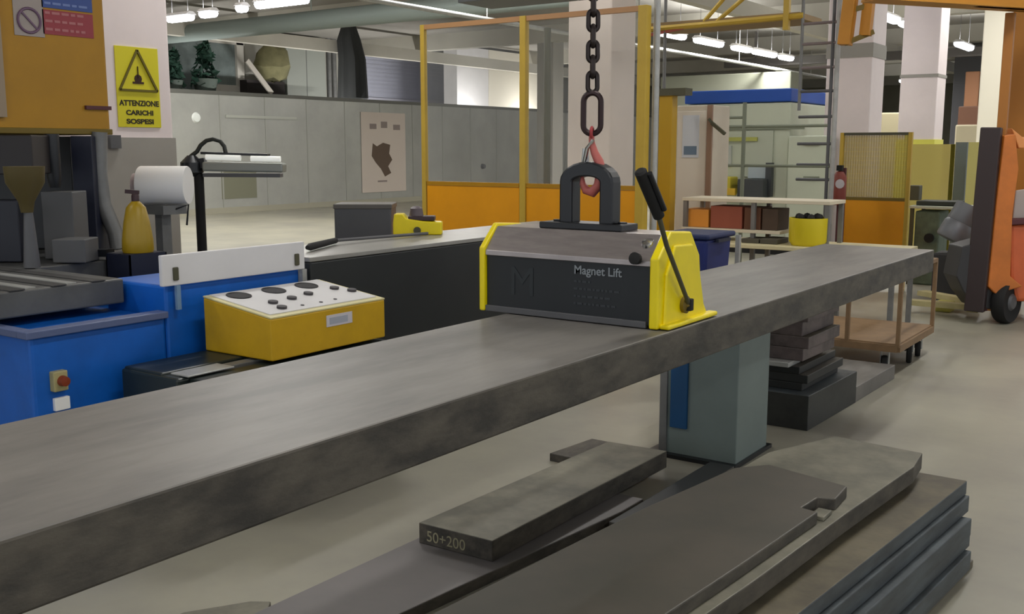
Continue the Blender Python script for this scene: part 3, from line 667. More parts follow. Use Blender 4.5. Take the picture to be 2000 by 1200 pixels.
bm = new(); q1, q2, q3 = atD(368, 385, 6.6), atD(368, 400, 6.6), atD(365, 440, 6.6); tube(bm, [(m_.x+.12, m_.y, rz_-rr-.03), q2, q3], .007, 6); obj('crank_rod', bm, gloss_black, t2)
DL = 7.4
q = atD(391, 400, DL)
t = thing('machine_lamp', 'grey twin tube machine lamp on a black arm and post behind the blue machine', 'lamp', (q.x, q.y, 0))
bm = new(); c0, c1 = atD(400, 325, DL), atD(556, 328, DL); bar(bm, c0, c1, .14, .066); obj('lamp_housing', bm, mat('lamp_grey', (140, 143, 136), .4, .2), t, .012)
bm = new(); tube(bm, [atD(402, 307, DL-.02), atD(470, 309, DL-.02)], .020, 12); obj('tube', bm, tube_m, t, smooth=True)
bm = new(); tube(bm, [atD(490, 310, DL-.02), atD(548, 311, DL-.02)], .020, 12); obj('tube', bm, tube_m, t, smooth=True)
bm = new(); bar(bm, atD(395, 299, DL+.03), atD(525, 303, DL+.03), .09, .018); obj('top_rail', bm, gloss_black, t)
bm = new(); bar(bm, atD(400, 342, DL), atD(550, 343, DL), .10, .026); obj('under_rail', bm, grey_dk, t)
bm = new(); lathe(bm, [(0, 0), (.045, .0), (.08, .03), (.08, .10), (.03, .15), (0, .15)], atD(376, 345, DL), 20, (0, 0, 1)); bar(bm, atD(372, 322, DL), atD(402, 318, DL), .07, .07); obj('elbow', bm, gloss_black, t, smooth=True)
bm = new(); hp = [(372, 306), (385, 296), (392, 284), (403, 275), (416, 272), (430, 276), (438, 286), (441, 299)]; tube(bm, [atD(x, y, DL) for x, y in hp], .015, 10); obj('loop_handle', bm, mat('dark_green_black', (38, 42, 36), .5), t, smooth=True)
bm = new(); tube(bm, [(q.x, q.y, 0), (q.x, q.y, 1.42)], .035, 14); obj('post', bm, rubber, t, smooth=True)
bm = new(); lathe(bm, [(0, 0), (.18, 0), (.18, .02), (0, .02)], (q.x, q.y, 0), 24); obj('foot', bm, rubber, t)

# ================================================================== BLACK CHEST and things on it
CT = 1.012
t = thing('black_chest', 'long dark metal chest with worn pale top, behind the slab left of the magnet', 'chest', (-4.3, 5.4, 0))
box_o('body', (-4.62, -4.06, 3.885, 6.93, 0, CT-.021), mat('chest_black', (34, 37, 37), .45, var=.12, scale=2), t, .01)
box_o('top_sheet', (-4.63, -4.053, 3.878, 6.94, CT-.02, CT+.005), stone, t, .004)
t = thing('pry_bar', 'thin dark bar with thick black handle lying on the chest top', 'bar', (-4.4, 4.6, CT+.005))
h0, h1, h2 = atZ(600, 484, CT+.03), atZ(655, 470, CT+.03), atZ(835, 456, CT+.02)
bm = new(); tube(bm, [h0, h0+(h1-h0)*.1, h1], [.012, .022, .018], 12); obj('handle', bm, rubber, t, smooth=True)
bm = new(); tube(bm, [h1, h2], .010, 8); obj('shaft', bm, grey_dk, t, smooth=True)
a = atZ(815, 459, CT+.006)
t = thing('small_lifting_magnet', 'small yellow lifting magnet with dark top on the chest, in front of the grey cabinet', 'lifting magnet', (a.x, a.y, CT+.006))
dist = -S_*a.x+C_*a.y
u = Vector((C_, S_, 0)); v = Vector((-u.y, u.x, 0)); k14 = dist*95/2000/.236
def loc_box(c, u, v, a0, a1, b0, b1, z0, z1):
    bm = new(); pts = [c+u*a0+v*b0, c+u*a1+v*b0, c+u*a1+v*b1, c+u*a0+v*b1]; prism(bm, [(p.x, p.y) for p in pts], z0, z1, 'z'); return bm
c = Vector((a.x, a.y, 0)); zc = CT+.006
bm = new()
prof = [(-.118, 0), (.118, 0), (.118, .061), (.03, .066), (-.05, .078), (-.07, .101), (-.112, .101), (-.118, .056)]
prof = [(p[0]*k14, p[1]*k14+zc) for p in prof]
A = [bm.verts.new(c+u*p[0]+Vector((0, 0, p[1]))) for p in prof]; B = [bm.verts.new(c+u*p[0]+v*.13+Vector((0, 0, p[1]))) for p in prof]
bm.faces.new(A); bm.faces.new(B[::-1])
for i in range(len(prof)): bm.faces.new((A[i], B[i], B[(i+1) % len(prof)], A[(i+1) % len(prof)]))
obj('body', bm, yellow_l, t, .008)
zt_ = zc+.0665*k14
obj('dark_cap', loc_box(c, u, v, -.045*k14, .085*k14, .01, .12, zt_, zt_+.033), mat('aubergine_cast', (56, 38, 42), .5), t, .008)
bm = new(); cc = c+u*-.01+v*.06; lathe(bm, [(0, 0), (.05, 0), (.042, .05), (.02, .065), (0, .065)], (cc.x, cc.y, zt_+.033), 16); obj('lug', bm, mat('grey_mauve_cast', (92, 80, 84), .5), t, smooth=True)
bm = new(); cc = c-v*.001; lathe(bm, [(0, 0), (.025, 0), (.025, .011), (0, .011)], (cc.x, cc.y, zc+.03), 14, -v); obj('front_bolt', bm, dark_olive, t)
b0, b1 = atD(652, 400, 8.1), atD(764, 400, 8.1)
t = thing('grey_cabinet', 'plain grey steel cabinet behind the small yellow magnet', 'cabinet', (b0.x, b0.y, 0))
bm = new(); pts = [b0, b1, b1+v*.35, b0+v*.35]; prism(bm, [(p.x, p.y) for p in pts], .04, b0.z-.004, 'z'); obj('body', bm, grey_dk, t, .014)
bm = new(); prism(bm, [(p.x, p.y) for p in [b0-u*.006-v*.006, b1+u*.006-v*.006, b1+u*.006+v*.35, b0-u*.006+v*.35]], b0.z-.035, b0.z+.004, 'z'); obj('top_edge', bm, mat('taupe_paint', (98, 94, 88), .5), t, .007)
bm = new(); prism(bm, [(p.x, p.y) for p in [b0+u*.02+v*.02, b1-u*.02+v*.02, b1-u*.02+v*.33, b0+u*.02+v*.33]], 0, .045, 'z'); obj('plinth', bm, rubber, t)
bm = new(); q = b0+u*.06-v*.012; prism(bm, [(p.x, p.y) for p in [q, q+u*.012, q+u*.012+v*.013, q+v*.013]], .65, .77, 'z'); obj('handle', bm, grey_md, t)

# ================================================================== YELLOW MACHINE FENCE (near)
FY = 8.0
xs = [-6.68, -5.475, -4.235]
t = thing('guard_fence', 'yellow framed safety fence with clear panels and orange lower panels, behind the magnet', 'fence', (-5.46, FY, 0))
for k, x in enumerate(xs):
    w = (.05, .065, .085)[k]
    box_o('post', (x-w/2, x+w/2, FY-w/2, FY+w/2, 0, 2.80), yellow_post, t, .004)
box_o('top_rail', (xs[0], xs[2], FY-.02, FY+.02, 2.755, 2.80), mat('orange_rail', (172, 128, 84), .5), t)
for k in range(2):
    a, b = xs[k]+.035, xs[k+1]-.045
    box_o('lower_panel', (a, b, FY-.015, FY+.015, .12, 1.235), orange_p, t, .003)
    box_o('mid_rail', (a, b, FY-.02, FY+.02, 1.237, 1.275), yellow_g, t)
    box_o('clear_panel', (a, b, FY-.003, FY+.003, 1.277, 2.75), glass_m, t)
# thin olive pole in the cell
a = atD(1068, 345, 10.2)
bm = new(); tube(bm, [(a.x, a.y, 0), (a.x, a.y, 2.75)], .035, 12)
tag(obj('olive_pole', bm, dark_olive, smooth=True), 'thin olive green pole standing inside the clear fenced cell', 'pole')
a = atD(1278, 300, 9.0)
bm = new(); tube(bm, [(a.x, a.y, 0), (a.x, a.y, 3.0)], .03, 12)
tag(obj('grey_pole', bm, grey_lt, smooth=True), 'slim grey pole right beside the thick yellow fence post', 'pole')

# ================================================================== PARTITION (low metal wall) far left
PX = -20.6
t = thing('partition_wall', 'long low grey metal partition across the background at the left', 'partition', (PX, 26, 0))
box_o('panel_sheet', (PX-.08, PX, 9, 40, .02, 2.90), part_m, t)
box_o('top_rail', (PX-.1, PX+.02, 9, 40, 2.90, 2.99), part_dk, t)
box_o('skirting', (PX-.09, PX+.03, 9, 40, 0, .14), mat('skirting_beige', (158, 154, 136), .6), t)
bm = new()
y = 9.6
while y < 40: bx(bm, PX-.002, PX+.012, y-.02, y+.02, .14, 2.9); y += 1.45
obj('joint_strip', bm, mat('joint_pale', (160, 160, 152), .35, .3), t)
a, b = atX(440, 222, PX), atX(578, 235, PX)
box_o('reflection_streak', (PX+.001, PX+.03, a.y, b.y, a.z-.10, a.z-.03), mat('painted_reflection', (176, 178, 168), .4), t)  # pale strip painting the lamps' reflection on the glossy partition
box_o('vent_panel', (PX+.001, PX+.01, atX(432, 340, PX).y, atX(500, 340, PX).y, .35, 1.15), mat('olive_grey_panel', (118, 118, 98), .6), t)
bm = new(); a = atX(942, 325, PX); lathe(bm, [(0, 0), (.09, 0), (.07, .1), (0, .1)], a, 14, (1, 0, 0)); obj('round_knob', bm, grey_dk, t)
bm = new(); a = atX(383, 230, PX); lathe(bm, [(0, 0), (.13, 0), (.10, .04), (0, .05)], a, 20, (1, 0, 0)); obj('round_boss', bm, mat('bright_boss', (232, 236, 230), .25), t, smooth=True)
# notice sheet
a, b = atX(708, 377, PX+.02), atX(791, 222, PX+.02)
t = thing('poster', 'tall white poster with a brown print on the partition beside the yellow fence', 'poster', (PX+.02, (a.y+b.y)/2, a.z))
box_o('sheet', (PX+.013, PX+.02, a.y, b.y, a.z, b.z), mat('poster_cream', (196, 184, 172), .8), t)
def patch(name, x0, y0, x1, y1, m):
    p, q = atX(x0, y1, PX+.02), atX(x1, y0, PX+.02); return box_o(name, (PX+.02, PX+.024, p.y, q.y, p.z, q.z), m, t)
bm = new()
bm = new()
shp = [(728, 280), (736, 286), (748, 279), (762, 283), (760, 300), (766, 312), (758, 325), (764, 338), (752, 345), (744, 330), (734, 318), (726, 305)]
pp = [atX(x, y, PX+.021) for x, y in shp]; A = [bm.verts.new(p) for p in pp]; B = [bm.verts.new(p+Vector((.004, 0, 0))) for p in pp]
bm.faces.new(A); bm.faces.new(B[::-1])
for i in range(len(pp)): bm.faces.new((A[i], B[i], B[(i+1) % len(pp)], A[(i+1) % len(pp)]))
obj('brown_figure', bm, brown_ink, t)
for (x0, y0, x1, y1) in ((722, 242, 735, 252), (744, 238, 756, 250), (768, 244, 781, 254), (738, 352, 756, 356)): patch('print_mark', x0, y0, x1, y1, mat('faint_print', (136, 124, 118), .8))

# ================================================================== things on wall_left above the partition
def wbox(name, px0, py0, px1, py1, m, label=None, cat=None, depth=.1, x=XL, kind=None, par=None, bev=0, group=None):
    p, q = atX(px0, max(py0, py1), x), atX(px1, min(py0, py1), x)
    z0, z1 = sorted((p.z, q.z)); o = box_o(name, (x+.002, x+.002+depth, p.y, q.y, z0, min(z1, ZC-.01)), m, par, bev)
    if kind: o['kind'] = kind
    if label: tag(o, label, cat, group)
    return o
wbox('window_1', 322, 82, 400, 172, glass_dk, 'grey window at the left above the partition', depth=.05, kind='structure')
wbox('window_2', 402, 78, 470, 175, glass_dk, 'white framed window above the partition', depth=.05, kind='structure')
t = thing('window_frame', 'white frame around the opening above the partition left of the grey locker', 'frame', (XL+.1, atX(440, 120, XL).y, 3.3))
x_ = XL
for (a, b, c_, d) in ((402, 72, 472, 82), (402, 168, 472, 178), (461, 82, 471, 168)): 
    p, q = atX(a, d, XL+.06), atX(c_, b, XL+.06); box_o('frame_bar', (XL+.06, XL+.16, p.y, q.y, p.z, q.z), mat('frame_offwhite', (198, 194, 184), .6), t)
# plants in the windows
def shrub(px0, px1, py0, py1, x, label):
    a, b = atX(px0, py1, x), atX(px1, py0, x); a.z = 3.182; c = (a+b)/2; rad = (b.y-a.y)/2; h = b.z-a.z
    t = thing('green_plant', label, 'plant', (c.x, c.y, a.z))
    bm = new(); r = random.Random(px0)
    for k in range(150):
        zz = r.random()**1.2; rr_ = rad*(1-.75*zz)*math.sqrt(r.random()); an = r.random()*6.28
        p = Vector((c.x+rr_*math.cos(an)*.5, c.y+rr_*math.sin(an), a.z+.18*h+zz*h*.82)); s = .12+.1*r.random()
        d1 = Vector((r.uniform(-1, 1), r.uniform(-1, 1), r.uniform(-.5, 1))).normalized()*s; d2 = d1.cross(Vector((r.uniform(-1, 1), r.uniform(-1, 1), r.uniform(-1, 1)))).normalized()*s*.45
        bm.faces.new([bm.verts.new(p-d1), bm.verts.new(p+d2), bm.verts.new(p+d1), bm.verts.new(p-d2)])
    obj('foliage', bm, green_dk, t)
    bm = new(); lathe(bm, [(0, 0), (rad*.55, 0), (rad*.75, h*.3), (0, h*.3)], (c.x, c.y, a.z), 16); obj('pot', bm, mat('grey_green_pot', (74, 84, 76), .7), t, smooth=True)
    return t
shrub(326, 356, 100, 166, XL+.9, 'dark green plant in a pot, at the pillar edge above the partition')
shrub(374, 424, 88, 170, XL+.9, 'larger dark green plant in a pot above the partition')
sh = box_o('ledge', (XL, XL+1.6, 17.5, 23.85, 3.10, 3.18), grey_md); sh.name = 'wall_shelf'; tag(sh, 'long grey shelf on the wall behind the partition, carrying plants and scrap', 'shelf')
t = thing('scrap_pile', 'olive sack and dark scrap heaped between the white frame and grey locker', 'pile', tuple(atX(515, 178, XL+.6)))
bm = new(); c = atX(532, 122, XL+.85); lathe(bm, [(0, -.55), (.42, -.5), (.60, -.1), (.45, .35), (.2, .55), (0, .58)], c, 14); 
for v in bm.verts: v.co += Vector((0, random.uniform(-.08, .08), random.uniform(-.08, .08)))
obj('olive_sack', bm, mat('olive_sack', (122, 118, 84), .9, var=.15, scale=3), t, smooth=True)
bm = new(); p, q = atX(476, 183, XL+.5), atX(560, 150, XL+.5); bx(bm, XL+.1, XL+.5, p.y+.15, q.y-.1, 3.185, 3.72); obj('dark_crate', bm, mat('dark_scrap', (42, 36, 34), .8), t)
bm = new(); p, q = atX(482, 118, XL+1.2), atX(531, 183, XL+1.2); bar(bm, p, q, .05, .16); obj('pale_plank', bm, mat('pale_plank', (170, 164, 154), .7), t)
t = thing('tall_locker', 'pale grey tall locker against the wall above the partition', 'locker', tuple(atX(600, 188, XL)))
p, q = atX(562, 188, XL+.5), atX(634, 66, XL+.5)
box_o('body', (XL+.01, XL+.5, p.y, q.y, .02, min(q.z, 5.2)), mat('locker_pale', (154, 158, 150), .5), t)
box_o('door_seam', (XL+.5, XL+.505, (p.y+q.y)/2-.01, (p.y+q.y)/2+.01, .1, min(q.z, 5.2)-.1), grey_dk, t)
for px_ in (642, 652):
    a = atX(px_, 120, XL+.3); bm = new(); tube(bm, [(a.x, a.y, 0), (a.x, a.y, ZC)], .09, 10)
    tag(obj('vertical_pipe', bm, grey_md, smooth=True), 'grey vertical pipe, %s of two beside the black curtain' % ('left' if px_ == 642 else 'right'), 'pipe')
# dark hanging strip curtain
t = thing('black_curtain', 'gathered black curtain hanging above the partition left of the roller shutter', 'curtain', tuple(atX(688, 190, -22)))
bm = new(); top, bot = atX(681, 38, -22.), atX(690, 192, -22.)
N = 30; rings = []
for (pz, rad, cc) in ((top.z, .12, top), (top.z-.25, .22, top), (top.z-.6, .33, top), ((top.z+bot.z)/2, .38, bot), (bot.z, .43, bot)):
    rings.append([bm.verts.new((cc.x+math.cos(a)*rad*(1+.12*math.sin(7*a)), cc.y+math.sin(a)*rad*(1+.12*math.sin(7*a)), pz)) for a in [2*math.pi*k/N for k in range(N)]])
for A, B in zip(rings, rings[1:]):
    for k in range(N): bm.faces.new((A[k], A[(k+1) % N], B[(k+1) % N], B[k]))
bm.faces.new(rings[0]); bm.faces.new(rings[-1][::-1])
obj('cloth', bm, mat('black_cloth', (48, 50, 50), .8), t, smooth=True)
bm = new(); tube(bm, [(top.x, top.y, top.z-.02), (top.x, top.y, ZC)], .03, 8); obj('hanging_rod', bm, grey_dk, t)
# roller shutter
t = thing('roller_shutter', 'blue grey roller shutter door with dark top box, behind the partition', 'shutter', tuple(atX(800, 205, XL)))
p, q = atX(714, 205, XL+.1), atX(888, 80, XL+.1)
bm = new(); zz = 0.
bx(bm, XL+.01, XL+.1, p.y, q.y, .02, q.z)
k = 0
zz = 3.
while zz < q.z-.3: bx(bm, XL+.1, XL+.115, p.y, q.y, zz, zz+.07); zz += .14
obj('slats', bm, shutter_m, t)
box_o('top_box', (XL+.1, XL+.35, p.y, q.y, q.z-.35, q.z), mat('charcoal_box', (62, 62, 68), .6), t)
a = atX(714, 205, XL+.2)
box_o('bottom_bar', (XL+.12, XL+.2, p.y, q.y, 3.0, 3.42), mat('pale_lilac_bar', (186, 186, 198), .5), t)
box_o('side_rail', (XL+.1, XL+.3, q.y, q.y+.25, .02, q.z), grey_dk, t)
# white panel wall and right one
p, q = atX(893, 212, -23), atX(1012, 50, -23)
t = thing('white_cabin', 'tall white cabin wall seen through the clear fence panel', 'cabin', (-23.3, (p.y+q.y)/2, 0))
box_o('left_panel', (-23.6, -23, p.y, (p.y+q.y)/2-.02, 0, 5.2), white_p, t)
box_o('right_panel', (-23.6, -23, (p.y+q.y)/2+.02, q.y+2.5, 0, 5.2), mat('cream_panel', (222, 216, 200), .6), t)
# pipes under ceiling, left
a, b = atZ(742, 2, 4.0), atZ(1640, 155, 4.0)
bm = new(); tube(bm, [(a.x, a.y-4, 4.0), (a.x, 40, 4.0)], .045, 10)
for y in (10, 16, 22, 28, 34): tube(bm, [(a.x, y, 4.0), (a.x, y, ZC)], .01, 6)
tag(obj('overhead_conduit', bm, grey_lt, smooth=True), 'pale overhead pipe running diagonally across the top centre', 'pipe')
bm = new(); bx(bm, XL, -9, 13.3, 13.7, 4.72, 4.86)
for x in (-24, -19, -14, -10): bx(bm, x, x+.05, 13.45, 13.5, 4.86, ZC)
tag(obj('cable_tray', bm, maroon), 'dark maroon cable tray under the ceiling at the top left', 'cable tray')
bm = new(); tube(bm, [(XL, 17.5, 4.55), (-9.4, 17.5, 4.55)], .22, 14)
for x in (-24, -18, -12): tube(bm, [(x, 17.5, 4.7), (x, 17.5, ZC)], .012, 6)
tag(obj('ventilation_duct', bm, mat('duct_teal_grey', (150, 162, 158), .5, .2), smooth=True), 'round grey green ventilation duct across the upper left', 'duct')
a = atD(1040, 8, 11)
bm = new(); bx(bm, a.x-.75, a.x+.5, a.y-.3, a.y+.3, 3.12, 3.55)
for s in (-.5, .4): tube(bm, [(a.x+s, a.y, 3.55), (a.x+s, a.y, ZC)], .012, 6)
tag(obj('fan_heater', bm, mat('slate_grey', (92, 96, 96), .5), bevel=.05), 'dark grey hanging heater unit at the top, left of the chain', 'heater')

# ================================================================== RIGHT MIDDLE: locker, green machine, scaffold, benches
a0, a1 = atY(1292, 180, 9.5), atY(1318, 180, 9.5)
t = thing('yellow_guard_post', 'thick dark yellow upright post between the magnet lever and the beige locker', 'post', ((a0.x+a1.x)/2, 9.5, 0))
box_o('post', (a0.x, a1.x, 9.45, 9.57, 0, a0.z), mat('mustard_post', (176, 138, 10), .5), t, .006)
box_o('cap', (a0.x-.02, a1.x+.15, 9.43, 9.59, a0.z-.04, a0.z+.03), dark_olive, t)
p0, p1 = atY(1318, 400, 10.0), atY(1392, 205, 10.0)
t = thing('beige_locker', 'beige electrical locker with a small blue grey notice, right of the thick yellow post', 'locker', ((p0.x+p1.x)/2, 10.2, 0))
box_o('body', (p0.x, p1.x, 10.0, 10.45, .05, p1.z), locker_m, t, .01)
box_o('door', (p0.x+.02, p1.x-.05, 9.98, 10.0, .12, p1.z-.06), mat('beige_door', (204, 196, 182), .6), t, .004)
box_o('hinge_edge', (p1.x-.045, p1.x+.01, 9.97, 10.0, .05, p1.z), mat('brown_edge', (140, 112, 92), .6), t)
q0, q1 = atY(1332, 308, 9.975), atY(1366, 225, 9.975); zz0 = q0.z
nt = box_o('notice', (q0.x, q1.x, 9.972, 9.98, q0.z, q1.z), mat('notice_pale', (188, 192, 198), .6), t)
box_o('blue_mark', (q0.x+.02, q1.x-.02, 9.97, 9.972, q0.z+.03, q0.z+.12), mat('slate_blue_ink', (96, 114, 132), .7), nt)
bm = new(); bar(bm, atY(1390, 240, 9.96), atY(1416, 262, 9.96), .04, .035); obj('door_handle', bm, dark_olive, t, .006)
bm = new(); bar(bm, atY(1384, 232, 9.97), atY(1394, 244, 9.99), .03, .03); obj('handle_base', bm, dark_olive, t)
bx0_ = p0.x
box_o('base', (p0.x-.01, p1.x+.01, 9.98, 10.46, 0, .05), rubber, t)
# green machining centre
MYY = 15.0
g0, g1 = atY(1340, 200, MYY), atY(1535, 175, MYY); gr = atY(1625, 240, MYY)
t = thing('machining_center', 'large pale green machine enclosure with a blue band on top, behind the scaffold', 'machine', ((g0.x+gr.x)/2, MYY+1, 0))
box_o('enclosure', (g0.x, gr.x-.62, MYY, MYY+1.9, .1, atY(1400, 203, MYY).z), mint, t, .03)
box_o('blue_band', (g0.x-.02, gr.x-.62, MYY-.02, MYY+1.92, atY(1400, 202, MYY).z, atY(1400, 177, MYY).z), cab_blue, t, .02)
box_o('side_cabinet', (gr.x-.60, gr.x, MYY-.1, MYY+.25, .1, atY(1600, 265, MYY).z), mint, t, .02)
box_o('grey_rail', (g0.x+.25, gr.x-.4, MYY-.03, MYY, atY(1450, 250, MYY).z-.03, atY(1450, 250, MYY).z+.02), mint_dk, t)
def yb(name, px0, py0, px1, py1, y, m, par, dep=.03, bev=0):
    p, q = atY(px0, max(py0, py1), y), atY(px1, min(py0, py1), y); return box_o(name, (p.x, q.x, y-dep, y, p.z, q.z), m, par, bev)
yb('window', 1398, 285, 1430, 325, MYY-.001, mat('window_grey', (180, 184, 176), .3), t)
yb('sliding_door', 1450, 255, 1512, 345, MYY-.002, mat('mint_door', (176, 182, 164), .4), t)
yb('operator_window', 1462, 325, 1500, 348, MYY-.035, mat('pale_blue_window', (174, 186, 190), .3), t)
yb('dark_base', 1455, 350, 1505, 384, MYY-.036, mat('charcoal_blue', (60, 64, 66), .5), t, .3)
yb('dark_side', 1498, 318, 1512, 384, MYY-.037, mat('charcoal_blue', (60, 64, 66), .5), t, .1)
yb('yellow_tray', 1388, 345, 1442, 378, MYY-.036, mat('tray_yellow', (190, 176, 50), .5), t, .3, .02)
yb('yellow_rim', 1385, 368, 1438, 380, MYY-.34, mat('tray_amber', (196, 160, 40), .5), t, .05)
yb('green_strip', 1400, 268, 1480, 276, MYY-.036, mat('lime_strip', (168, 170, 84), .5), t)
yb('vent', 1570, 278, 1600, 284, MYY-.101, mint_dk, t)
yb('vent', 1570, 345, 1600, 351, MYY-.101, mint_dk, t)
box_o('plinth', (g0.x, gr.x, MYY, MYY+1.9, 0, .1), rubber, t)
# scaffold tower with ladder
SY = 10.9
t = thing('scaffold_tower', 'tall scaffold tower with ladder rungs, yellow guard rails on top, right of centre', 'scaffold', (-4.0, SY, 0))
def sy(px, py, y=SY): return atY(px, py, y)
top = sy(1643, 0).z+.5
st = sy(1637, 60)
for (px_, r_, m_, nm) in ((1638, .026, grey_lt, 'ladder_stile'), (1628, .018, grey_dk, 'ladder_stile')):
    a = sy(px_, 60); bm = new(); tube(bm, [(a.x, SY, 0), (a.x, SY, top)], r_, 10); obj(nm, bm, m_, t, smooth=True)
a = sy(1567, 60); 
bm = new(); tube(bm, [(a.x, SY, 2.0), (a.x, SY, top)], .018, 8); obj('ladder_stile', bm, grey_md, t, smooth=True)
b = sy(1455, 200, SY); bm = new(); tube(bm, [(b.x, SY, 0), (b.x, SY, 2.1)], .024, 8); obj('upright', bm, mint_dk, t, smooth=True)
c = sy(1296, 200, SY)
bm = new(); tube(bm, [(c.x, SY, 0), (c.x, SY, top)], .02, 8); obj('upright', bm, grey_md, t, smooth=True)
for py in (45, 85, 132, 178, 228, 281, 322, 351):
    z_ = sy(1600, py).z; bm = new(); tube(bm, [(a.x-.0, SY, z_), (st.x, SY, z_)], .016, 8); obj('rung', bm, grey_dk if py > 170 else mat('rung_mauve', (128, 116, 116), .5), t, smooth=True)
for (pxa, pxb, py) in ((1310, 1455, 232), (1400, 1620, 248), (1296, 1620, 322)):
    p, q = sy(pxa, py), sy(pxb, py); bm = new(); tube(bm, [p, Vector((q.x, SY, p.z))], .016, 8); obj('cross_rail', bm, mint_dk, t, smooth=True)
for (pts, m_, r_) in (([(1262, 58), (1570, 30)], yellow_post, .035), ([(1262, 70), (1400, 40), (1560, 30)], pink_m, .02), ([(1400, 42), (1460, -10)], yellow_post, .025), ([(1375, 42), (1420, -10)], yellow_post, .025)):
    bm = new(); tube(bm, [sy(*p) for p in pts], r_, 8); obj('guard_rail', bm, m_, t, smooth=True)
p, q = sy(1262, 52), sy(1562, 28)
bm = new(); bx(bm, p.x, q.x, SY-.02, SY+.7, p.z-.03, p.z+.03); obj('platform', bm, mat('tan_platform', (150, 124, 84), .7), t)
a = sy(1537, 40); box_o('toe_post', (a.x-.03, a.x+.03, SY-.04, SY+.02, a.z-.1, top), yellow_post, t)
# yellow steel frame hanging at top right
t = thing('yellow_crane_end', 'yellow welded steel end carriage hanging at the top right of the scaffold', 'crane part', tuple(atD(1675, 60, 10.5)))
DD = 10.5
for a, b, w in (((1664, -20), (1650, 88), .12), ((1700, -20), (1690, 70), .10), ((1650, 85), (1706, 62), .05), ((1662, 20), (1700, 10), .05)):
    bm = new(); bar(bm, atD(*a, DD), atD(*b, DD), w, w); obj('member', bm, amber if w > .06 else olive_y, t, .004)
p = atD(1682, -20, DD); bm = new(); tube(bm, [p, (p.x, p.y, ZC)], .03, 8); obj('hanger', bm, amber, t)
# workbench / shelf behind
u = Vector((1, 0, 0)); WY = 9.2
def wy(px, py, y=WY): return atY(px, py, y)
t = thing('work_bench', 'long pale topped workbench with shelf behind the far part of the slab', 'workbench', (wy(1500, 400).x, WY+.3, 0))
p, q = wy(1332, 388), wy(1622, 388)
box_o('upper_shelf', (p.x, q.x, WY, WY+.45, p.z-.02, p.z+.012), mat('cream_shelf', (206, 196, 172), .6), t, .003)
p2_, q2_ = wy(1430, 450), wy(1523, 450)
box_o('middle_shelf', (p.x, q2_.x, WY, WY+.45, p2_.z-.02, p2_.z+.01), mat('cream_shelf', (206, 196, 172), .6), t, .003)
p3, q3 = wy(1530, 478), wy(1765, 478)
box_o('worktop', (p.x, q3.x, WY-.25, WY+.5, p3.z-.03, p3.z+.005), mat('worktop_cream', (200, 190, 150), .6), t, .004)
for x in (p.x+.03, (p.x+q.x)/2, q.x-.03): 
    for y in (WY+.03, WY+.42): box_o('leg', (x-.02, x+.02, y-.02, y+.02, 0, p.z-.02), grey_md, t)
for y in (WY-.2, WY+.42): box_o('leg', (q3.x-.05, q3.x-.01, y-.02, y+.02, 0, p3.z-.03), grey_md, t)
def onshelf(px0, px1, ztop_py, base, m, label, cat, name, y=WY+.05, dep=.3, bev=.006, group=None):
    a, b = wy(px0, ztop_py, y), wy(px1, ztop_py, y); o = box_o(name, (a.x, b.x, y, y+dep, base, a.z), m, None, bev); tag(o, label, cat, group); return o
zm = p2_.z+.0105
SB = 'boxes on the middle shelf of the bench'
onshelf(1334, 1384, 408, zm, mat('carton_orange', (206, 136, 48), .6), 'orange carton on the middle bench shelf, at its left end', 'box', 'carton', group=SB)
onshelf(1388, 1450, 402, zm, mat('carton_red', (142, 74, 54), .6), 'dull red carton on the middle bench shelf', 'box', 'carton', group=SB)
onshelf(1454, 1486, 405, zm, mat('carton_brown', (96, 60, 38), .7), 'brown carton on the middle bench shelf, right of the red one', 'box', 'carton', group=SB)
onshelf(1489, 1520, 408, zm, mat('carton_dark', (70, 54, 40), .7), 'dark brown carton on the middle bench shelf, before the yellow tub', 'box', 'carton', group=SB)
zt_ = p3.z+.0055
for k, (a, b) in enumerate(((1448, 1482), (1484, 1518))):
    onshelf(a, b, 466, zt_, mat('dark_tool', (70, 66, 54), .6), 'dark tool case on the bench top, %s of two' % ('left' if k == 0 else 'right'), 'case', 'tool_case', y=WY-.1, group='tool cases on the bench')
a, b = wy(1530, 440, WY-.16), wy(1604, 440, WY-.16); r_ = (b.x-a.x)/2
t = thing('yellow_tub', 'round yellow tub of dark parts on the bench, left of the ladder foot', 'tub', ((a.x+b.x)/2, WY+.02, zt_))
cx_, cy_ = (a.x+b.x)/2, WY+.02
zt2 = wy(1560, 425, WY+.0).z
bm = new(); lathe(bm, [(0, 0), (r_*.85, 0), (r_, .04), (r_*1.02, zt2-zt_), (r_*.92, zt2-zt_), (r_*.9, .05), (0, .05)], (cx_, cy_, zt_), 28); obj('tub_body', bm, mat('tub_yellow', (204, 186, 24), .45), t, smooth=True)
for k in range(6):
    bm = new(); an = k*1.047; lathe(bm, [(0, -.035), (.025, -.025), (.035, 0), (.025, .025), (0, .035)], (cx_+r_*.55*math.cos(an), cy_+r_*.55*math.sin(an), zt2+.005), 12)
    tag(obj('black_ball', bm, rubber, smooth=True), 'round black part lying in the yellow tub', 'part', 'black parts in the yellow tub')
bm = new(); lathe(bm, [(0, 0), (r_*.88, 0), (r_*.88, zt2-zt_-.075), (0, zt2-zt_-.075)], (cx_, cy_, zt_+.05), 20); obj('filling', bm, rubber, t)
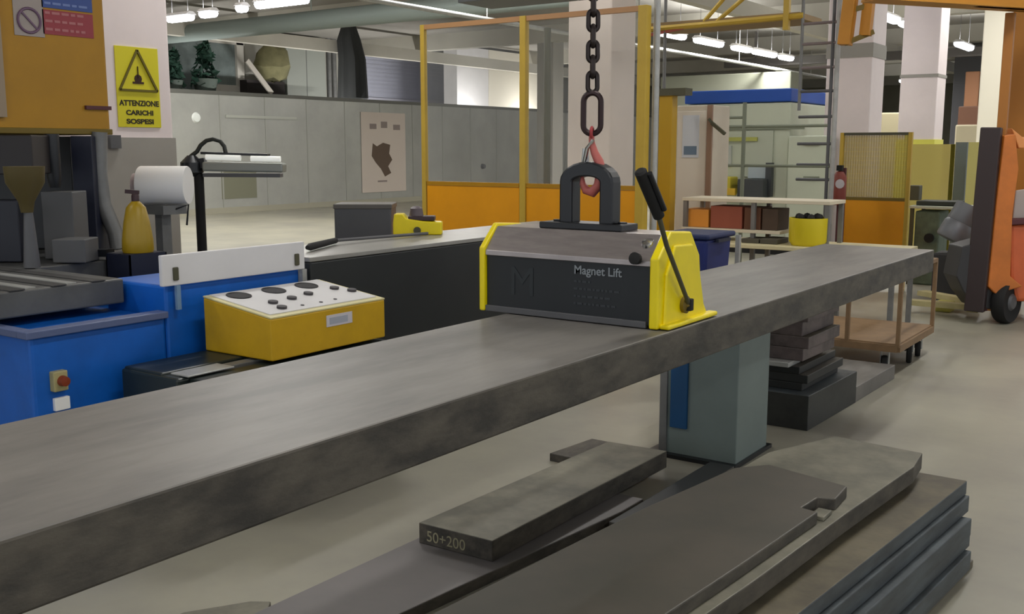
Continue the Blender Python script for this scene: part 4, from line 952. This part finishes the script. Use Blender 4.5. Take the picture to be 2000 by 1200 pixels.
# blue bin behind magnet
a, b = atD(1322, 447, 6.7), atD(1440, 452, 6.7)
t = thing('blue_bin', 'dark blue plastic bin standing right behind the lifting magnet', 'bin', ((a.x+b.x)/2, (a.y+b.y)/2+.2, 0))
bm = new(); X0, X1 = -3.00, -2.68; Y0, Y1 = 5.95, 6.34
lo = [(X0+.05, Y0+.05), (X1-.05, Y0+.05), (X1-.05, Y1-.05), (X0+.05, Y1-.05)]; hi = [(X0, Y0), (X1, Y0), (X1, Y1), (X0, Y1)]
vs = [bm.verts.new((x, y, 0)) for x, y in lo]+[bm.verts.new((x, y, 1.03)) for x, y in hi]
for f in ((3, 2, 1, 0), (0, 1, 5, 4), (1, 2, 6, 5), (2, 3, 7, 6), (3, 0, 4, 7), (4, 5, 6, 7)): bm.faces.new([vs[i] for i in f])
obj('body', bm, bin_blue, t, .02)
box_o('lid', (X0-.02, X1+.02, Y0-.02, Y1+.02, 1.031, 1.065), mat('lid_blue', (16, 34, 78), .5), t, .012)
bm = new(); bar(bm, (X1+.025, Y0+.1, 1.02), (X1+.025, Y1-.1, 1.02), .02, .02); obj('handle', bm, navy, t)
# grey post beside it
t2 = box_o('grey_upright', (-2.84, -2.81, 6.78, 6.81, 0, 1.0), grey_lt); tag(t2, 'short grey upright right of the dark blue bin', 'post')

# orange / mesh fence 2
FY2 = 12.0
f0, f1 = atY(1640, 390, FY2), atY(1772, 390, FY2)
t = thing('mesh_fence', 'yellow mesh fence with solid orange lower panel, right of the scaffold ladder', 'fence', ((f0.x+f1.x)/2, FY2, 0))
ztop = atY(1700, 259, FY2).z
box_o('lower_panel', (f0.x, f1.x, FY2-.015, FY2+.015, .1, f0.z), orange_p, t)
box_o('mid_rail', (f0.x, f1.x, FY2-.02, FY2+.02, f0.z, f0.z+.035), olive_y, t)
box_o('top_rail', (f0.x, f1.x, FY2-.02, FY2+.02, ztop-.03, ztop), dark_olive, t)
bm = new()
x = f0.x+.02
while x < f1.x: bx(bm, x, x+.0025, FY2-.003, FY2+.003, f0.z+.035, ztop-.03); x += .028
z_ = f0.z+.05
while z_ < ztop-.03: bx(bm, f0.x, f1.x, FY2-.004, FY2+.004, z_, z_+.0025); z_ += .05
obj('wire_mesh', bm, mat('wire_yellow', (176, 150, 40), .6), t)
for x in (f0.x, f1.x): box_o('post', (x-.02, x+.02, FY2-.026, FY2+.026, 0, ztop), yellow_post, t)
box_o('screen_sheet', (f0.x+.02, f1.x-.02, FY2+.006, FY2+.01, f0.z+.036, ztop-.031), mat('amber_clear_sheet', (196, 178, 96), .4, alpha=.5), t)
# red extinguisher-ish object by ladder
a = atY(1634, 395, 11.3)
t = thing('fire_extinguisher', 'dark red extinguisher hanging beside the scaffold ladder', 'fire extinguisher', (a.x, 11.3, a.z-.1))
zb_ = atY(1634, 400, 11.3).z
bm = new(); lathe(bm, [(0, 0), (.07, 0), (.075, .02), (.075, .30), (.04, .36), (0, .37)], (a.x+.02, 11.3, zb_), 20); obj('cylinder', bm, mat('dull_red', (128, 56, 44), .5), t, smooth=True)
bm = new(); lathe(bm, [(0, 0), (.05, 0), (.05, .003), (0, .003)], (a.x+.05, 11.225, zb_+.23), 16, (0, -1, 0)); obj('round_label', bm, sign_white, t)
bm = new(); bx(bm, a.x-.01, a.x+.05, 11.27, 11.33, zb_+.37, zb_+.43); obj('valve', bm, rubber, t)
bm = new(); bx(bm, a.x-.02, a.x+.06, 11.37, 11.41, 0, zb_+.4); obj('stand_post', bm, maroon, t)
# far right group: yellow screens, grey column, table with machine
t = thing('yellow_screen', 'yellow translucent welding screen at the foot of the tall white pillar', 'screen', (-3.0, 15.2, 0))
def scr(px0, px1, py0, m, par, nm, y=15.2):
    a, b = atY(px0, py0, y), atY(px1, py0, y); return box_o(nm, (a.x, b.x, y-.01, y+.01, .1, a.z), m, par)
scr(1778, 1866, 282, mesh_y, t, 'curtain_sheet')
scr(1768, 1780, 262, yellow_pale, t, 'post'); scr(1858, 1866, 282, yellow_pale, t, 'post')
bm = new(); a, b = atY(1770, 400, 15.2), atY(1866, 400, 15.2); bx(bm, a.x, b.x, 15.15, 15.25, .0, .1); obj('foot_bar', bm, yellow_post, t)
a0, a1 = atY(1867, 278, 15.6), atY(1890, 278, 15.6)
o = box_o('grey_duct_column', (a0.x, a1.x, 15.6, 15.9, 0, a0.z), mat('blue_grey_metal', (104, 112, 112), .5)); tag(o, 'blue grey upright duct between two yellow screens', 'duct')
a0, a1 = atY(1892, 278, 15.0), atY(1926, 278, 15.0)
o = box_o('yellow_barrier', (a0.x, a1.x, 15.0, 15.03, 0, a0.z), mat('lime_yellow_panel', (190, 182, 110), .5)); tag(o, 'pale yellow upright panel just left of the dark forklift mast', 'panel')
TY = 12.6
p, q = atY(1776, 402, TY), atY(1884, 402, TY)
t = thing('machine_table', 'pale table with dark green machinery below, left of the forklift', 'table', ((p.x+q.x)/2, TY, 0))
box_o('table_top', (p.x, q.x, TY, TY+.6, p.z-.03, p.z), mat('pale_table', (186, 190, 174), .5), t, .004)
for x in (p.x+.03, q.x-.03):
    for y in (TY+.03, TY+.57): box_o('leg', (x-.02, x+.02, y-.02, y+.02, 0, p.z-.03), dark_olive, t)
zq = atY(1800, 482, TY).z
box_o('pump_body', (p.x+.06, p.x+.34, TY+.05, TY+.5, .0, p.z-.06), mat('moss_machine', (92, 106, 88), .6, var=.2, scale=8), t, .02)
bm = new(); a = atY(1815, 465, TY+.04); lathe(bm, [(0, 0), (.055, 0), (.055, .03), (0, .03)], a, 20, (0, -1, 0)); obj('pump_flange', bm, rubber, t, smooth=True)
box_o('dark_tray', (p.x+.05, q.x-.1, TY+.1, TY+.5, p.z+.0005, p.z+.055), mat('green_black', (44, 48, 40), .6), t, .01)
a = atY(1790, 362, TY+.3); box_o('green_control', (a.x-.06, a.x+.06, TY+.2, TY+.35, p.z+.055, a.z), dark_olive, t, .01)
# grey drum
a = atD(1868, 420, 10.9)
t = thing('grey_drum', 'tilted blue grey drum on dark supports beside the forklift mast', 'drum', (a.x, a.y, 0))
bm = new(); lathe(bm, [(0, 0), (.16, 0), (.175, .02), (.175, .17), (.16, .2), (.165, .21), (.165, .4), (0, .41)], atD(1858, 470, 10.9), 28, (.35, .2, .75)); obj('drum_body', bm, mat('drum_grey', (122, 126, 132), .45, .3), t, smooth=True)
bm = new(); bx(bm, a.x-.18, a.x+.2, a.y-.15, a.y+.2, 0, .50); obj('support', bm, mat('black_frame', (44, 45, 46), .6), t, .02)
# forklift / stacker
t = thing('forklift', 'orange forklift stacker with dark leaning mast at the right edge', 'forklift', (-1.6, 10.3, 0))
def fk(px, py, d=9.3): return atD(px, py, d)
mm = mat('mast_black', (50, 38, 38), .5)
a, b = fk(1937, 250), fk(1908, 545); 
U = Vector((C_, S_, 0)); V = Vector((-S_, C_, 0))
ma = Vector((b.x, b.y, .12)); mb = Vector((a.x-.0, a.y, 1.785))
bm = new(); bar(bm, ma, mb, .17, .11); obj('mast', bm, mm, t, .01)
bm = new(); bar(bm, ma+U*.12+V*.04, mb+U*.09+V*.04-Vector((0, 0, .03)), .035, .05); obj('mast_channel', bm, maroon, t)
bm = new(); bar(bm, ma+U*.15+V*.05, mb+U*.12+V*.05+Vector((0, 0, 1.0)), .08, .08); obj('outer_mast', bm, mat('ochre_mast', (168, 108, 40), .5), t, .008)
bp = [fk(1965, 262), fk(2060, 262), fk(2090, 600), fk(1945, 590), fk(1938, 560), fk(1952, 420)]
def slabpoly(name, pts, m, par, dist, thick, bev=.01):
    bm = new(); A = [bm.verts.new(atD(x, y, dist)) for x, y in pts]; B = [bm.verts.new(atD(x, y, dist)+V*thick) for x, y in pts]
    bm.faces.new(A); bm.faces.new(B[::-1]); n = len(pts)
    for i in range(n): bm.faces.new((A[i], B[i], B[(i+1) % n], A[(i+1) % n]))
    return obj(name, bm, m, par, bev)
slabpoly('front_frame', [(1962, 265), (1984, 262), (1990, 330), (1978, 420), (1974, 540), (1998, 560), (1945, 575), (1930, 560), (1946, 400)], orange_m, t, 9.25, .35)
slabpoly('engine_cover', [(1974, 440), (2110, 430), (2120, 590), (1985, 590), (1974, 540)], mat('rust_orange', (200, 96, 50), .45, var=.1, scale=4), t, 9.32, .6, .03)
slabpoly('window_pane', [(1984, 372), (2080, 360), (2080, 425), (1978, 430)], mat('hazy_pane', (172, 160, 152), .3), t, 9.42, .02)
slabpoly('cab_post', [(1976, 250), (2000, 270), (2080, 262), (2080, 290), (1990, 290)], mat('pale_orange', (226, 150, 84), .45), t, 9.36, .3)
slabpoly('lower_body', [(1880, 482), (1925, 470), (1945, 560), (1945, 606), (1905, 600), (1882, 570), (1868, 540)], mat('greasy_black', (48, 47, 48), .5), t, 9.3, .3)
slabpoly('rail', [(1976, 428), (2090, 424), (2090, 436), (1976, 440)], maroon, t, 9.28, .1)
def wheel(px, pyb, r, d, par, nm='wheel'):
    c = atD(px, pyb, d); c.z = r; bm = new()
    lathe(bm, [(0, -.07), (r*.55, -.07), (r*.6, -.05), (r*.92, -.06), (r, -.035), (r, .035), (r*.92, .06), (r*.6, .05), (0, .05)], c, 32, (.95, -.25, 0)); w_ = obj(nm, bm, rubber, par, smooth=True)
    bm = new(); lathe(bm, [(0, .051), (r*.4, .051), (r*.3, .07), (0, .075)], c, 20, (.95, -.25, 0)); obj('hub', bm, grey_dk, w_, smooth=True)
wheel(1962, 632, .20, 9.35, t)
wheel(2045, 632, .175, 10.4, t)
# forks with pale pads
for k, (px0, py0, px1, py1) in enumerate(((1800, 572, 1905, 590), (1775, 590, 1900, 600))):
    a, b = atZ(px0, py0, .1), atZ(px1, py1, .1); bm = new(); bar(bm, (a.x, a.y, .10), (b.x, b.y, .10), .12, .05); bar(bm, (b.x, b.y, .05), (b.x, b.y, .3), .1, .05); obj('fork', bm, pallet_m, t)
a = atZ(1845, 598, .05); box_o('fork_wheel', (a.x-.08, a.x+.08, a.y-.1, a.y+.1, .0, .1), mat('yellow_wheel', (176, 170, 80), .6), t, .02)
# jib crane column and arm
c = atD(1990, 100, 10.3)
t = thing('jib_crane', 'orange jib crane column and arm filling the top right corner', 'crane', (c.x+.05, c.y, 0))
a, b = atD(1968, 100, 10.3), atD(2020, 100, 10.3)
box_o('column', (a.x+.03, a.x+.26, c.y-.1, c.y+.15, 0, 3.05), mat('ochre_column', (170, 112, 36), .5), t, .01)
p, q = atZ(2000, 20, 2.80), atZ(1720, 3, 2.80); dd = (p-q).normalized()
p2_ = p+dd*.5; q2_ = q-dd*.1
bm = new(); off = Vector((0, 0, .14)); bar(bm, q2_+off, p2_+off, .16, .28); obj('arm', bm, amber, t, .006)
bm = new(); bar(bm, q2_+Vector((0, 0, .01)), p2_+Vector((0, 0, .01)), .24, .02); obj('lower_flange', bm, amber, t)
# banner far
a, b = atY(1640, 212, 30), atY(1710, 158, 30)
t = thing('banner', 'purple blue banner with pale strokes hanging far behind the mesh fence', 'banner', ((a.x+b.x)/2, 30, a.z))
box_o('cloth', (a.x, b.x, 30, 30.03, a.z, b.z), purple_m, t)
bm = new()
for k in range(4): 
    x = a.x+.15+k*(b.x-a.x)*.16; lathe(bm, [(.10, 0), (.15, 0), (.15, .02), (.10, .02)], (x, 29.97, (a.z+b.z)/2+.15), 12, (0, -1, 0))
obj('pale_strokes', bm, sign_white, t)
bm = new(); 
for x in (a.x+.1, b.x-.1): tube(bm, [(x, 30.01, b.z), (x, 30.01, ZC)], .01, 6)
obj('cord', bm, grey_dk, t)
# distant equipment along the far side
def far_unit(px0, px1, py0, y, m, label, cat, name, dep=1.0, base=0, extra=None):
    a, b = atY(px0, py0, y), atY(px1, py0, y); o = box_o(name, (a.x, b.x, y, y+dep, base, a.z), m, None, .03); tag(o, label, cat); return o
far_unit(1640, 1780, 222, 24, mat('far_beige', (176, 166, 136), .7), 'beige far equipment cabin behind the mesh fence', 'cabin', 'far_cabin')
far_unit(1866, 1930, 244, 23, mat('far_cream', (206, 196, 168), .6), 'cream machine far behind, between the pillars', 'machine', 'far_machine')
far_unit(1872, 1924, 208, 27, mat('far_rust', (108, 72, 52), .7), 'rust brown far machine between the pillars', 'machine', 'far_machine')
far_unit(1866, 1926, 92, 40, mat('far_slate', (104, 104, 108), .7), 'tall slate grey far machine between the white and cream pillars', 'machine', 'far_machine', dep=.6)
far_unit(1886, 1914, 140, 33, mat('far_orange', (150, 104, 72), .7), 'orange tall far machine between the pillars', 'machine', 'far_machine', dep=.6)
far_unit(1290, 1545, 150, 30, mat('far_grey_green', (140, 142, 126), .7), 'grey green far cabin above the blue topped machine', 'cabin', 'far_cabin')
bm = new(); bx(bm, -14, 0, 32, 32.15, 4.2, 4.45)
for x in (-13, -8, -3): bx(bm, x, x+.06, 32.05, 32.1, 4.45, ZC)
tag(obj('overhead_beam', bm, mat('dark_beam', (82, 78, 74), .7)), 'dark overhead crane beam crossing far behind', 'beam')

# ================================================================== WORLD, CAMERA, VIEW
w = bpy.data.worlds.new('world'); bpy.context.scene.world = w; w.use_nodes = True
w.node_tree.nodes['Background'].inputs[0].default_value = (.80, .84, .9, 1); w.node_tree.nodes['Background'].inputs[1].default_value = 1.15
cam = bpy.data.cameras.new('camera'); co = bpy.data.objects.new('camera', cam); C.objects.link(co)
cam.sensor_width = 36; cam.lens = 36*F/2000; cam.clip_end = 200; cam.clip_start = .05
co.location = CAM; co.rotation_euler = (math.pi/2-TH, 0, YW)
sc = bpy.context.scene; sc.camera = co
sc.view_settings.view_transform = 'Standard'; sc.view_settings.look = 'None'; sc.view_settings.exposure = -.1; sc.view_settings.gamma = 1; sc.view_settings.use_curve_mapping = False
for o in bpy.data.objects:
    if '_local' in o.keys(): del o['_local']
